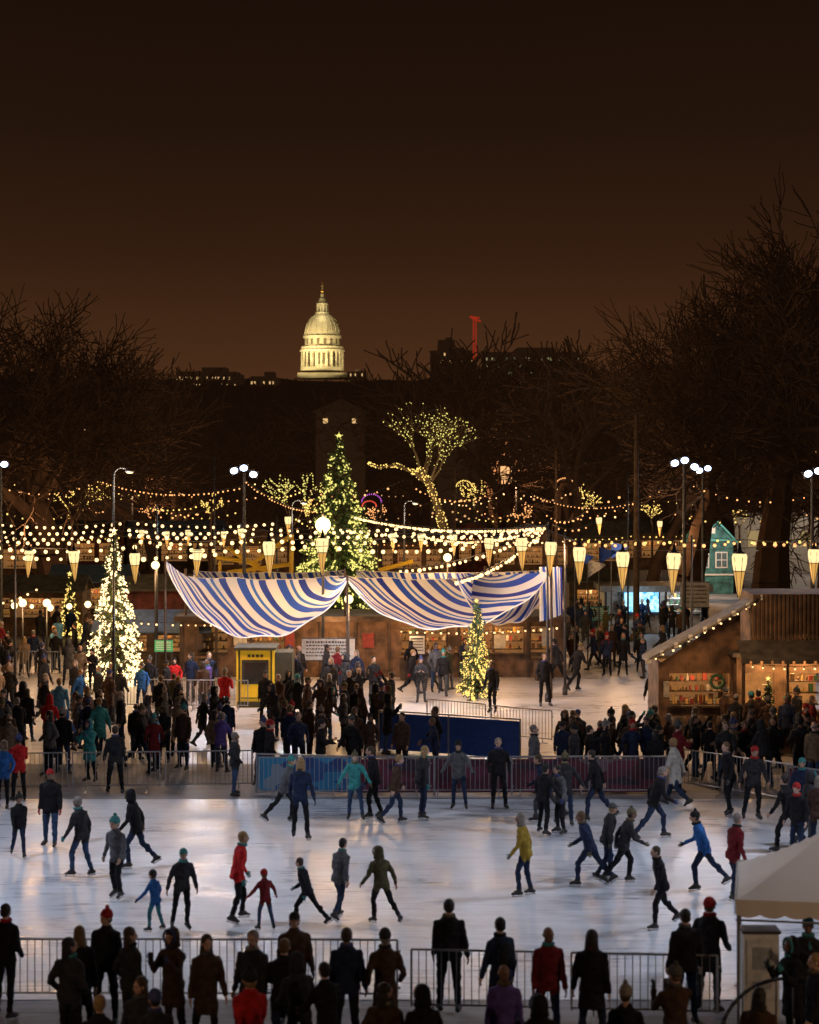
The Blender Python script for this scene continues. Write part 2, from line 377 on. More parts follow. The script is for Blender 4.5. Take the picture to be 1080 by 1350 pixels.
DARK=['black']*8+['char']*5+['navy']*5+['brown']*4+['olive','grey','dred','black','tan']
MIXC=DARK+['grey','tan','red','blue','teal','cream','purple','lblue','dred','red','lblue','tan']
ST=[];SKT=[]
i=0
for pose,hat,kw in [('pockets','hair',{}),('pockets','beanie',{'coat':1}),('stand','hair',{'bulk':1.08}),('stand','longhair',{'coat':1}),('folded','beanie',{}),('phone','hood',{'coat':1}),('rail','hair',{}),('rail','hood',{}),('walk','beanie',{}),('walk2','hair',{'coat':1}),('stand','cap',{'bulk':1.1}),('stand','bald',{'turn':35}),('pockets','longhair',{'turn':-40}),('phone','beanie',{'turn':20}),('walk','longhair',{'coat':1}),('stand','beanie',{'turn':-30})]:
    i+=1; kw={k:(bool(v) if k=='coat' else v) for k,v in kw.items()}
    ST.append(person_mesh('standing_%s_%s'%(pose,hat),pose,hat,i*13,**kw))
WALK=[ST[8],ST[9],ST[14]]
BP=person_mesh('standing_backpack','stand','hair',501,backpack=True)
RAISE=person_mesh('photographing','raise2','hair',503)
for pose,hat in [('glide','beanie'),('glide','hair'),('stride','hair'),('stride','beanie'),('push','hair'),('push','hood'),('wobble','beanie'),('wobble','longhair'),('glide','longhair'),('push','cap')]:
    i+=1; SKT.append(person_mesh('skating_%s_%s'%(pose,hat),pose,hat,i*17,skates=True))
KID=[person_mesh('child_a','glide','beanie',801,skates=True,child=True),person_mesh('child_b','wobble','beanie',802,skates=True,child=True),person_mesh('child_c','walk','beanie',803,skates=True,child=True)]
placed=[]
def put(me,x,y,face,jc=None,tc_=None,s=None,name='spectator',knit=None,z=0,skin=None,hair=None):
    o=bpy.data.objects.new(name,me); COL.objects.link(o); o.location=(x,y,z); o.rotation_euler=(0,0,rad(face))
    s=s or R.uniform(.90,1.05); w_=s*R.uniform(.95,1.08); o.scale=(w_,w_,s)
    mm={0:JC[jc or R.choice(DARK)],1:TC[tc_ or R.choice(['black','black','black','djeans','djeans','jeans','grey'])],3:skin or R.choice(SK),4:hair or R.choice(HR),6:knit or R.choice(KC)}
    for k,m_ in mm.items():
        o.material_slots[k].link='OBJECT'; o.material_slots[k].material=m_
    placed.append((x,y)); return o
def putf(me,px,py,face,**k):
    d=gd(py); return put(me,gx(px,d),d,face,**k)
def putt(me,px,top,face,s=1.0,**k):
    d=(H-1.76*s)*F/(top-HY); return put(me,gx(px,d),d,face,s=s,**k)
S=ST
for px,top,me,face,jc,kw in [
 (8,1196,S[0],-20,'black',{}),(105,1226,S[3],15,'black',{'hair':HR[2]}),(140,1203,S[15],170,'black',{'knit':KC[1]}),(172,1226,S[12],-40,'char',{}),
 (228,1228,S[5],150,'brown',{}),(272,1236,S[3],200,'brown',{'hair':HR[1]}),(333,1232,S[2],160,'char',{}),(388,1206,S[10],190,'brown',{}),(373,1243,S[6],-10,'black',{}),
 (457,1228,S[2],5,'navy',{}),(508,1229,S[1],10,'brown',{}),(592,1190,S[2],0,'black',{}),(660,1213,BP,25,'navy',{}),(723,1224,S[11],185,'dred',{'hair':HR[4]}),
 (780,1231,S[3],-15,'black',{}),(903,1203,S[2],20,'black',{}),(935,1188,S[1],-30,'char',{'knit':KC[1]}),(92,1240,S[12],-25,'char',{}),
 (185,1292,S[12],170,'char',{}),(432,1274,S[6],30,'black',{}),(560,1306,S[7],10,'black',{}),(665,1274,S[11],170,'purple',{}),
 (825,1304,S[4],-20,'black',{}),(890,1278,S[13],20,'brown',{}),(1066,1214,S[13],150,'char',{}),(1000,1308,S[3],-30,'brown',{}),(1075,1262,S[2],90,'black',{}),
 (205,1310,S[1],30,'char',{}),(712,1318,S[5],20,'black',{}),(508,1300,S[12],-20,'brown',{}),(1045,1240,S[5],120,'black',{}),(395,1262,S[7],20,'char',{}),(130,1318,S[6],0,'black',{})]:
    putt(me,px,top,face,jc=jc,name='spectator',tc_='black' if R.random()<.6 else None,**kw)
putt(KID[2],330,1284,20,s=.98,jc='red',name='child_spectator',hair=HR[5])
for px,py,me,face,jc,s,kw in [
 (25,1130,KID[2],200,'black',.78,{}),(67,1115,S[10],170,'black',.98,{'knit':KC[1],'tc_':'jeans'}),(108,1157,SKT[1],60,'char',.93,{}),(155,1185,KID[0],150,'grey',.9,{}),
 (180,1145,SKT[5],80,'black',.96,{'tc_':'djeans'}),(205,1228,KID[1],60,'blue',.62,{'tc_':'teal'}),(240,1226,SKT[0],200,'char',.85,{'knit':KC[5]}),
 (313,1216,SKT[1],-75,'red',.95,{'tc_':'black'}),(350,1227,KID[1],30,'dred',.62,{}),(405,1222,SKT[2],70,'black',.76,{}),(447,1212,SKT[4],-40,'grey',.88,{}),
 (503,1218,SKT[5],30,'olive',.82,{}),(375,1085,SKT[3],-90,'grey',.93,{}),(468,1082,SKT[6],180,'teal',.92,{}),(495,1080,SKT[1],90,'black',.98,{}),(520,1086,SKT[4],-80,'brown',.95,{}),
 (555,1080,SKT[8],-60,'char',.98,{}),(605,1068,SKT[6],170,'grey',.95,{}),(657,1066,S[0],185,'black',.99,{'tc_':'black'}),(720,1083,SKT[2],80,'navy',.95,{}),
 (693,1183,SKT[8],70,'yellow',.93,{'tc_':'djeans'}),(778,1168,SKT[2],75,'navy',.90,{'tc_':'djeans'}),(822,1166,SKT[3],-80,'char',.90,{}),(862,1106,SKT[2],-85,'black',.98,{}),
 (873,1223,SKT[4],100,'black',.88,{}),(928,1173,SKT[3],85,'blue',.92,{'tc_':'djeans','knit':KC[0]}),(967,1188,SKT[1],-60,'dred',.96,{}),(787,1082,SKT[4],70,'black',.98,{}),
 (1040,1125,SKT[4],40,'black',1.0,{}),(1062,1118,SKT[5],-80,'char',.98,{}),(800,1160,SKT[9],-70,'char',.9,{}),(1078,1130,SKT[8],-30,'brown',.98,{}),(740,1100,SKT[7],120,'grey',.9,{}),(1053,1135,SKT[0],150,'black',.95,{})]:
    putf(me,px,py,face,jc=jc,s=s,name='child_skater' if s<.8 else 'ice_skater',**kw)
for px,py,me,face,jc,nm in [(650,941,SKT[1],150,'black','ice_skater'),(718,931,S[0],190,'black','ice_skater'),(735,905,SKT[4],60,'char','ice_skater'),(760,912,SKT[3],-60,'black','ice_skater'),
 (822,890,S[3],170,'black','spectator'),(845,886,S[2],190,'black','spectator'),(783,884,WALK[0],90,'navy','spectator'),(555,926,S[4],180,'char','spectator'),(575,912,S[0],200,'grey','spectator'),
 (197,930,S[15],180,'black','spectator'),(230,926,S[1],185,'red','spectator'),(252,925,S[12],150,'navy','spectator'),(276,927,S[0],200,'navy','spectator'),(122,912,S[4],160,'black','spectator'),
 (310,1049,S[0],-70,'char','spectator'),(470,972,S[2],10,'black','spectator'),(437,938,S[3],160,'char','spectator'),(380,950,S[5],200,'black','spectator'),(890,1062,WALK[1],60,'cream','spectator'),(862,955,S[3],0,'black','spectator'),(958,985,S[8],30,'brown','spectator'),
 (100,935,S[3],160,'char','spectator'),(152,1045,BP,10,'char','spectator'),(203,1020,S[1],20,'dred','spectator'),(118,1030,S[5],150,'teal','spectator'),(84,1010,S[7],-20,'blue','spectator'),(25,1055,S[4],30,'red','spectator'),(5,1065,S[12],170,'blue','spectator')]:
    putf(me,px,py,face,jc=jc,name=nm)
def crowd(x0,x1,y0,y1,n,pal,meshes,name='spectator',md=.42,faces=(0,180,90,-90,160,-20)):
    c=0;t=0
    while c<n and t<n*40:
        t+=1; px=R.uniform(x0,x1); 
        d=R.uniform(gd(y1),gd(y0)); x=gx(px,d)
        if any((x-a)**2+(d-b)**2<md*md for a,b in placed): continue
        put(R.choice(meshes),x,d,R.choice(faces)+R.uniform(-30,30),jc=R.choice(pal),name=name); c+=1
crowd(-15,300,925,1032,58,MIXC,ST)
crowd(-15,110,868,915,16,MIXC,ST)
crowd(340,520,945,1010,22,DARK,ST+[RAISE])
crowd(345,640,1015,1040,12,DARK,ST)
crowd(700,1085,1012,1045,42,DARK,ST+[RAISE])
crowd(730,900,858,895,16,DARK,ST+WALK)
crowd(500,620,895,920,7,DARK,ST)
crowd(745,935,828,852,22,DARK,ST)
crowd(-10,330,842,868,16,MIXC,ST)
crowd(960,1085,985,1005,9,DARK,ST)
crowd(380,520,905,935,10,DARK,ST)
crowd(345,1080,1075,1110,6,DARK,SKT,'ice_skater')
# ------------------------------------------------------------ barriers
def barrier_mesh():
    b=MB(); W=2.3; h=1.08
    b.cyl((-W/2,0,.16),(-W/2,0,h),.019,n=8); b.cyl((W/2,0,.16),(W/2,0,h),.019,n=8)
    b.cyl((-W/2,0,h),(W/2,0,h),.019,n=8); b.cyl((-W/2,0,.2),(W/2,0,.2),.017,n=8)
    for i in range(1,19): x=-W/2+W*i/19; b.cyl((x,0,.2),(x,0,h),.0085,n=5)
    for s in(-1,1):
        x=s*(W/2-.35); b.cyl((x,0,.2),(x,0,.05),.017); b.cyl((x,-.3,.015),(x,0,.06),.016); b.cyl((x,.3,.015),(x,0,.06),.016)
    b.box((W/2+.03,0,.9),(.05,.02,.03)); b.box((W/2+.03,0,.3),(.05,.02,.03))
    return b.mesh('crowd_barrier',[M_steel])
BM=barrier_mesh()
def brow(x0,y0,x1,y1,skip=(),jit=.05):
    d=Vector((x1-x0,y1-y0,0)); n_=max(1,int(round(d.length/2.36))); a=math.atan2(d.y,d.x)
    for i in range(n_):
        if i in skip: continue
        t=(i+.5)/n_; inst('crowd_barrier',BM,(x0+d.x*t,y0+d.y*t+R.uniform(-jit,jit),0),a+R.uniform(-.035,.035))
brow(-9.4,32.4,-.2,32.2); brow(-.1,31.6,5.0,31.2)
brow(gx(-40,51.5),52.3,gx(335,52.6),52.9); brow(gx(885,53),53.4,gx(1035,51),50.6); brow(gx(170,69),69.6,gx(320,69),69.3)
brow(gx(345,51.7),51.75,gx(890,51.7),51.85)
brow(gx(560,64),64.2,gx(735,60),61.0); brow(gx(-30,80),80,gx(170,80),79)
def hoarding(name,x0,y0,x1,y1,h,m,frame=M_white):
    b=MB(); L=math.hypot(x1-x0,y1-y0); n_=max(1,round(L/2)); w_=L/n_
    for i in range(n_):
        b.box((i*w_+w_/2,0,h/2+.02),(w_-.06,.03,h-.1),0)
        b.box((i*w_+w_/2,.035,h*.5),(w_-.1,.02,.05),1)
    for i in range(n_+1): b.cyl((i*w_,0,0),(i*w_,0,h+.05),.03,n=8,m=1)
    b.box((L/2,0,h+.03),(L,.05,.04),1)
    return b.obj(name,[m,frame],loc=(x0,y0,0),rz=math.atan2(y1-y0,x1-x0))
def banner(name,cols,scale):
    m,n,l,b=nt(name); tc=n.new('ShaderNodeTexCoord'); mp=n.new('ShaderNodeMapping'); mp.inputs['Scale'].default_value=(scale,1,2.4)
    l.new(tc.outputs['Object'],mp.inputs[0]); v=n.new('ShaderNodeTexVoronoi'); v.distance='MANHATTAN'; v.inputs['Scale'].default_value=1; l.new(mp.outputs[0],v.inputs[0])
    s=n.new('ShaderNodeSeparateColor'); l.new(v.outputs['Color'],s.inputs[0])
    r=n.new('ShaderNodeValToRGB'); r.color_ramp.interpolation='CONSTANT'
    e=r.color_ramp.elements; e[0].color=(*cols[0],1); e[1].position=1/len(cols); e[1].color=(*cols[1],1)
    for k in range(2,len(cols)): x=e.new(k/len(cols)); x.color=(*cols[k],1)
    l.new(s.outputs[0],r.inputs[0]); l.new(r.outputs[0],b.inputs['Base Color']); b.inputs['Roughness'].default_value=.6
    return m
M_bred=banner('red_banner',[(.08,.012,.022),(.11,.014,.03),(.06,.01,.025),(.14,.02,.045),(.03,.012,.03),(.15,.10,.11)],1.1)
M_bblu=banner('blue_banner',[(.02,.09,.26),(.03,.22,.42),(.22,.28,.36),(.02,.05,.18)],1.3)
M_blue=mat('blue_hoarding_paint',(.025,.08,.32),rough=.5,var=.2)
hoarding('rink_hoarding',gx(338,52.5),52.6,gx(470,52),52.2,1.0,M_bblu,M_steel)
hoarding('rink_hoarding',gx(471,52),52.2,gx(880,52),52.3,.98,M_bred,M_steel)
hoarding('rink_hoarding',gx(1036,51),50.7,gx(1110,50),49.5,.98,M_bred,M_steel)
hoarding('blue_hoarding',gx(500,60),60,gx(686,58),58.0,1.2,M_blue,M_steel)
hoarding('wooden_screen',gx(1000,61),59,gx(1100,60),58.5,1.0,M_dwood,M_dsteel)
# ------------------------------------------------------------ poles / floodlights / string lights
def pole(x,y,h,r=.06,name='light_pole',m=None):
    b=MB(); b.cyl((0,0,0),(0,0,h),r*1.25,r*.7,n=12); b.cyl((0,0,0),(0,0,.25),r*2.2,r*2.2,n=12); b.cyl((0,0,.25),(0,0,.35),r*2.2,r*1.3,n=12)
    return b.obj(name,[m or M_dsteel],True,loc=(x,y,0))
def floodpole(px,py,d,power,heads=2,name='floodlight_mast'):
    x=gx(px,d);z=gz(py,d); e=empty(name,(x,d,0))
    b=MB(); b.cyl((0,0,0),(0,0,z+.2),.10,.06,n=12); b.box((0,-.05,z),(.9,.08,.08)); b.cyl((0,0,0),(0,0,.3),.22,.14,n=12)
    g=MB()
    for k in range(heads):
        ox=(k-(heads-1)/2)*.42; oz=.2*(k%2)-.08*k; A=Matrix.Rotation(rad(-18+14*k),3,'Y')
        b.box((ox,-.12,z-.02+oz),(.38,.16,.30),0,M=A); g.ball((ox,-.215,z-.02+oz),(.16,.05,.13),0,(16,12),A)
    b.obj('mast',[M_dsteel],parent=e); g.obj('lens',[M_bulbC],True,parent=e)
    lamp('lamp',(x,d-.6,z-.05),power,(.72,.8,1),.2,'SPOT',(x*.6,d-30,0),130,.8,parent=e)
    return e
for px,py,d,p in[(322,620,86,1000),(902,610,84,1100),(927,620,100,600),(1071,624,82,1100),(1,615,90,400)]:
    floodpole(px,py,d,p,3 if px in(902,322) else 2)
for px,py,d in[(150,615,84),(385,658,110),(533,659,120)]:
    x=gx(px,d);z=gz(py,d);b=MB();b.cyl((0,0,0),(0,0,z-.4),.09,.05,n=10);pr=Vector((0,0,z-.4))
    for k in range(1,7):
        a=rad(k*22); q=Vector((.35*(1-math.cos(a)),0,z-.4+.35*math.sin(a)));b.cyl(pr,q,.04,n=8);pr=q
    b.ball(pr+Vector((.1,0,-.05)),(.22,.12,.07)); b.ball(pr+Vector((.1,0,-.11)),(.15,.09,.05),1)
    b.obj('added_fill_lamp',[M_dsteel,M_bulbW],True,loc=(x,d,0)); lamp('street_lamp_light',(x+.5,d-.2,z-.5),120,(1,.8,.6))
for x,y,pw in((-14.5,40,3900),(14.8,43,4000),(-15.5,52.6,3500),(15.4,31,3000)):
    e=empty('floodlight_mast',(x,y,0)); b=MB(); b.cyl((0,0,0),(0,0,12.2),.14,.08,n=12); b.box((0,0,12),(1.6,.1,.1))
    for k in(-.5,0,.5): b.box((k,-.0,11.8),(.4,.3,.3))
    b.obj('mast',[M_dsteel],parent=e)
    lamp('lamp',(x*.97,y,11.5),pw,COOL,.4,'SPOT',(x*.1,42,0),92,1.0,parent=e)
# warm fill lamps added to light near crowd and tent (both outside the frame)
for x,y,pw in((-8.5,21,330),(10,23,420)):
    e=empty('added_fill_lamp',(x,y,0)); b=MB(); b.cyl((0,0,0),(0,0,5.2),.08,.05,n=12); b.ball((0,0,5.35),(.2,.2,.2),1); b.cyl((0,0,5.5),(0,0,5.6),.24,.1,n=12)
    b.obj('post',[M_dsteel,M_bulbW],True,parent=e); lamp('lamp',(x,y+.35,5.3),pw,(1,.66,.4),.2,parent=e)
def cat(p0,p1,sag,n):
    p0=Vector(p0);p1=Vector(p1); return [p0.lerp(p1,i/n)-Vector((0,0,sag*4*(i/n)*(1-i/n))) for i in range(n+1)]
def strand(p0,p1,sag,step=.42,r=.05,m=None,name='string_lights',drop=.07,jit=0):
    L=(Vector(p1)-Vector(p0)).length; n_=max(4,int(L/step)); pts=cat(p0,p1,sag,n_); b=MB()
    for a,c in zip(pts[:-1],pts[1:]): b.cyl(a,c,.012,n=4,m=0,cap=False)
    for q in pts[1:-1]:
        if R.random()<.04: continue
        rr_=r*R.uniform(.7,1.25); dx=R.uniform(-.03,.03)
        b.cyl(q,q+Vector((dx,0,-drop)),.018,n=5,m=0); b.ball(q+Vector((dx,0,-(drop+rr_*.7))),rr_,1,(6,4))
    return b.obj(name,[M_cable,m or M_bulb],True)
def multi(p0,p1,span,sag,**k):
    p0=Vector(p0);p1=Vector(p1);n_=max(1,round((p1-p0).length/span))
    for i in range(n_):
        strand(p0.lerp(p1,i/n_),p0.lerp(p1,(i+1)/n_),sag*R.uniform(.8,1.2),**k)
for d,z,x1 in[(61,6.02,300),(66,6.1,640),(70,6.15,722),(75,6.1,722),(81,6.05,722),(88,6.1,370)]:
    multi((gx(-30,d),d,z),(gx(x1,d),d,z+R.uniform(-.05,.1)),5.5,.2,step=.36,r=.064)
P0=(gx(722,72),72,6.45)
for q in[(gx(465,92),92,6.2),(gx(520,66),66,5.2),(gx(430,76),76,6.3),(gx(560,84),84,5.6),(gx(600,60),63,5.0)]:
    strand(P0,q,.35,step=.3,r=.058)
multi((gx(745,74),74,5.85),(gx(1100,74),74,5.85),4,.12,step=.36,r=.065,m=M_bulbO)
multi((gx(760,90),90,5.2),(gx(1100,90),90,5.3),5,.15,step=.5,r=.06,m=M_bulbY)
strand((gx(-30,85),85,3.0),(gx(140,85),85,2.9),.35,step=.75,r=.13,m=M_bulbW)
strand((gx(-30,90),90,2.3),(gx(60,90),90,3.2),.3,step=.4,r=.06)
strand((gx(165,77),77.2,2.55),(gx(330,77),77.2,2.5),.1,step=.3,r=.035)
strand((gx(520,77),77.2,2.2),(gx(745,77),77.2,2.35),.15,step=.3,r=.04)
for px,d,h in[(207,80,7),(150,66,6.3),(283,88,9),(365,88,6.3),(722,72,6.6),(745,74,6.1),(20,70,6.4),(828,95,8.2),(912,74,6)]:
    pole(gx(px,d),d,h,.045)
pole(gx(839,96),96,11,.14,'utility_pole',M_bark)
pole(gx(733,130),130,9.3,.1,'utility_pole',M_bark)
pole(gx(600,140),140,9.3,.08,'utility_pole',M_bark)
for a,c,s in[((590,655,105),(880,640,96),1.5),((320,630,86),(420,672,100),.4),((130,632,100),(322,640,86),.5),((700,650,110),(840,660,96),.5),((205,665,90),(283,668,88),.35),((900,632,90),(1075,650,90),.6),((0,640,100),(130,632,100),.5)]:
    strand((gx(a[0],a[2]),a[2],gz(a[1],a[2])),(gx(c[0],c[2]),c[2],gz(c[1],c[2])),s,step=.5,r=.035,m=M_bulbO)
e=empty('festoon_lamp',(gx(426,77),77,0)); b=MB(); z=gz(692,77); b.ball((0,0,z),.30,1,(16,12)); b.cyl((0,0,z+.26),(0,0,z+.45),.1,.05,m=0); b.cyl((0,0,0),(0,0,z-.26),.06,.05,m=0)
b.obj('globe',[M_dsteel,emat('festoon_globe',(1,.62,.25),6)],True,parent=e); lamp('lamp',(gx(426,77),76.2,z),1000,WARM,.25,parent=e)
for px,py,d,pw in[(460,790,76,260),(590,735,82,180),(205,745,80,200),(62,795,83,160),(30,795,83,160)]:
    x=gx(px,d);z=gz(py,d);e=empty('globe_lamp',(x,d,0));b=MB();b.ball((0,0,z),.17,1,(16,12));b.cyl((0,0,0),(0,0,z-.1),.05,.03)
    b.obj('globe',[M_dsteel,M_bulbW],True,parent=e); lamp('lamp',(x,d-.35,z),pw,WARM,.2,parent=e)
for px,d,z,pw in[(60,66,5.6,600),(270,68,5.6,700),(480,68,5.6,650),(650,68,5.6,600),(740,74,5.6,560),(930,58,5.4,450),(600,86,5.4,480),(820,88,5.2,520),(130,86,4.8,420),(1040,72,5.4,400)]:
    lamp('string_light_glow',(gx(px,d),d,z),pw,(1,.57,.27),.4)
# cone lanterns
M_lan=mat('lantern_paper',(.8,.5,.15),rough=.6,emit=(1,.52,.12),es=.7,var=.1)
M_lantop=emat('lantern_glow',(1,.74,.34),1.35)
lm=MB(); lm.lathe((0,0,0),[(.015,-.66),(.05,-.5),(.10,-.2),(.125,-.05)],0,16); lm.lathe((0,0,0),[(.13,-.05),(.165,.12),(.175,.26),(.15,.34)],1,16); lm.lathe((0,0,0),[(.13,-.06),(.14,-.04)],2,16); lm.lathe((0,0,0),[(.155,.34),(.05,.40),(.012,.6)],2,10)
for k in range(6):
    a=k*math.pi/3; lm.cyl((.178*math.cos(a),.178*math.sin(a),.26),(.13*math.cos(a),.13*math.sin(a),-.06),.007,n=4,m=2); lm.cyl((.13*math.cos(a),.13*math.sin(a),-.06),(.02*math.cos(a),.02*math.sin(a),-.66),.007,n=4,m=2)
LM=lm.mesh('cone_lantern',[M_lan,M_lantop,M_dsteel],True)
for px,py,d,s in[(38,738,62,.85),(98,740,61,.95),(178,743,61,.95),(260,737,63,.9),(355,730,60,1.1),(425,726,62,1.15),(518,712,80,.8),(598,714,78,.9),(645,722,66,.95),(688,724,62,1.05),(726,730,60,1.05),(764,738,58,1.1),(821,745,56,1.1),(888,748,54,1.15),(975,750,53,1.2),(1073,740,56,1.0),(318,705,84,.8),(295,708,84,.7),(380,690,90,.9),(555,712,84,.8),(220,708,84,.7),(248,706,85,.7),(187,706,86,.7),(790,690,90,.8),(870,694,88,.7)]:
    o=inst('cone_lantern',LM,(gx(px,d),d,gz(py,d)),R.uniform(0,1),s); o.rotation_euler[1]=R.uniform(-.05,.05)
for x0,x1 in((-30,520),(600,1110)):
    b=MB(); d=61;pts=cat((gx(x0,d),d,6.35),(gx(x1,d),d,6.35),.3,20)
    for a,c in zip(pts[:-1],pts[1:]): b.cyl(a,c,.012,n=4)
    b.obj('overhead_wire',[M_cable])
# small pennant flags near the right end of the canopy
M_fl=[cloth('flag_blue',(.03,.08,.4)),cloth('flag_white',(.6,.6,.6))]
for px,py,d in((758,742,80),(775,752,84),(790,735,86),(806,728,90)):
    b=MB();z=gz(py,d);b.cyl((0,0,0),(0,0,z+.5),.035,.02,n=8,m=2)
    N=8;V=[];Fs=[]
    for i_ in range(N+1):
        t=i_/N;hh=.42*(1-t*.75);yy=.08*math.sin(t*7);V+=[(.02+t*.75,yy,z+.45-t*.18),(.02+t*.75,yy,z+.45-hh*2*.9-t*.05)]
    for i_ in range(N): Fs.append((2*i_,2*i_+1,2*i_+3,2*i_+2))
    b.add(V,Fs,px%2);b.obj('pennant_flag',[M_fl[0],M_fl[1],M_dsteel],loc=(gx(px,d),d,0))
# ------------------------------------------------------------ conifers
M_needle=mat('conifer_needles',(.045,.075,.03),rough=.8,var=.5,scale=8)
def conifer(name,x,y,h,r,nl,mb_,br,seed,layers=16,dens=1.0):
    rr=random.Random(seed); e=empty(name,(x,y,0)); b=MB(); b.cyl((0,0,0),(0,0,h*.97),r*.07+.03,.02,n=8,m=1)
    ends=[]
    for L in range(layers):
        t=L/(layers-1); z=.3+(h-.5)*t; rad_=r*(1-t)**.9+.06; nb=int((8+14*(1-t))*dens)
        for k in range(nb):
            a=rr.uniform(0,6.28); l_=rad_*rr.uniform(.78,1.1); z0=z+rr.uniform(-.5,.5)*h/layers
            p0=Vector((0,0,z0+l_*.15)); p1=Vector((math.cos(a)*l_,math.sin(a)*l_,z0-l_*.18)); b.cyl(p0,p1,.025,.006,n=3,m=1,cap=False)
            ends.append((p0,p1)); 
            for q in range(int(6+l_*9)):
                s=rr.uniform(.15,1.02); c=p0.lerp(p1,s)+Vector([rr.gauss(0,.05+.03*l_) for _ in range(3)])
                u=Vector([rr.gauss(0,1) for _ in range(3)]).normalized()*rr.uniform(.05,.11)*(.7+.2*r); v_=Vector([rr.gauss(0,1) for _ in range(3)]).normalized()*.05*(.7+.2*r)
                b.quad(c-u-v_,c+u-v_*.3,c+u*1.1+v_,c-u*.6+v_)
    b.obj('foliage',[M_needle,M_bark],parent=e)
    g=MB()
    wts=[(q[1]-q[0]).length for q in ends]
    for k in range(nl):
        p0,p1=rr.choices(ends,wts)[0]; s=rr.uniform(.6,1.05); c=p0.lerp(p1,s)+Vector((0,0,rr.uniform(-.06,.08)))
        g.ball(c,br*rr.uniform(.6,1.2),0,(4,2) if br<.03 else (6,4))
    g.obj('fairy_lights',[mb_],True,parent=e)
    s=MB(); s.ball((0,0,h+.02),br*2.5,0); 
    for k in range(5):
        a=rad(90+72*k); s.cyl((0,0,h+.02),(math.cos(a)*br*5,0,h+.02+math.sin(a)*br*5),br*1.3,.003,n=4)
    s.obj('star',[mb_],parent=e)
    return e
conifer('christmas_tree',gx(447,96),96,9.9,2.9,4800,M_bulbG,.044,3,28,1.2)
for dx in(-2.6,2.6): lamp('fairy_light_glow',(gx(447,96)+dx,93,5),340,(1,.85,.3),.6)
conifer('lit_conifer',gx(148,77),77.5,6.0,1.2,4200,M_bulbW,.030,4,20,1.1); lamp('fairy_light_glow',(gx(148,77),76,3),300,WARM,.5)
conifer('lit_conifer',gx(92,96),96,3.2,.6,700,M_bulbY,.03,5,12)
conifer('lit_conifer',gx(628,73),72.8,3.6,.68,2400,M_bulbY,.023,6,16); lamp('fairy_light_glow',(gx(628,73),71.8,1.8),90,WARM,.4)
# ------------------------------------------------------------ bare trees
RMIN=.03
def grow(b,rr,p,d,L,r,lev,maxlev,pts,up,spread,nseg=4):
    sides=6 if lev>=maxlev-1 else (4 if lev>1 else 3)
    kids=[]
    for i in range(nseg):
        d=(d+Vector((rr.gauss(0,.15),rr.gauss(0,.15),rr.gauss(0,.10)+up))).normalized()
        q=p+d*(L/nseg); r2=max(RMIN*.8,r*(1-.42/nseg*1.2))
        b.cyl(p,q,r,r2,n=sides,cap=False); pts.append((p.copy(),q.copy(),lev,r))
        p=q;r=r2
        if lev>0 and ((i>=2 and lev==maxlev) or (i>=1 and lev<maxlev) or (lev<maxlev-1)) and rr.random()<.9:
            kids.append((p.copy(),d.copy(),r))
    if lev>0:
        for (kp,kd,kr) in kids:
            ax=kd.orthogonal().normalized(); ax.rotate(Matrix.Rotation(rr.uniform(0,6.28),3,kd)); nd=kd.copy(); nd.rotate(Matrix.Rotation(rad(rr.uniform(30,62)*spread),3,ax))
            grow(b,rr,kp,nd,L*rr.uniform(.58,.86),max(RMIN,kr*rr.uniform(.5,.7)),lev-1,maxlev,pts,up,spread,nseg)
        for s in(-1,1):
            ax=d.orthogonal().normalized(); ax.rotate(Matrix.Rotation(rr.uniform(0,6.28),3,d)); nd=d.copy(); nd.rotate(Matrix.Rotation(rad(rr.uniform(12,32)*spread),3,ax))
            grow(b,rr,p,nd,L*rr.uniform(.65,.85),max(RMIN,r*.8),lev-1,maxlev,pts,up,spread,nseg)
def tree_mesh(name,seed,L,r,lev,up=.03,spread=1.0,d0=(0,0,1),m=None,nseg=4):
    rr=random.Random(seed);b=MB();pts=[]
    grow(b,rr,Vector((0,0,-.1)),Vector(d0).normalized(),L,r,lev,lev,pts,up,spread,nseg)
    h=max(q[2] for q in b.v)
    return b.mesh(name,[m or M_barkd]),h,pts
M_barkb=mat('bark_silhouette',(.05,.032,.022),rough=1,var=.3,scale=2,bump=0,spec=0,emit=HAZE_EMIT,es=.0035)  # slight painted haze glow on the big dark trees
RMIN=.03
T1,h1,_=tree_mesh('oak_a',11,5.5,.85,5,.02,1.1,m=M_barkb)
T2,h2,_=tree_mesh('oak_b',22,5.5,.85,5,.025,1.05,m=M_barkb)
RMIN=.045
T3,h3,_=tree_mesh('tree_c',33,5,.34,4,.05,1.0)
T4,h4,_=tree_mesh('tree_d',44,4.5,.30,4,.04,1.1)
T5,h5,_=tree_mesh('tree_e',55,4.5,.30,4,.04,1.1)
RMIN=.02
def tr(me,h,px,top,d,rz=0,name='bare_tree',wx=1.0,parent=None):
    z=gz(top,d); s=z/h; return inst(name,me,(gx(px,d),d,0),rz,(s*wx,s*wx,s),parent)
tr(T1,h1,80,340,120,0.4,wx=1.15); tr(T2,h2,-45,380,112,2.0,wx=1.1); tr(T4,h4,205,455,150,1.0,wx=1.2)
tr(T2,h2,1015,236,112,1.0,wx=1.1); tr(T1,h1,905,345,122,2.6,wx=1.05); tr(T1,h1,1095,245,105,4.0); tr(T2,h2,960,300,130,3.0,wx=1.0)
tr(T3,h3,690,418,165,0,wx=1.3); tr(T5,h5,800,430,170,1.5,wx=1.2); tr(T4,h4,745,450,150,3,wx=1.3); tr(T3,h3,860,430,140,2,wx=1.2)
dt=empty('distant_trees')
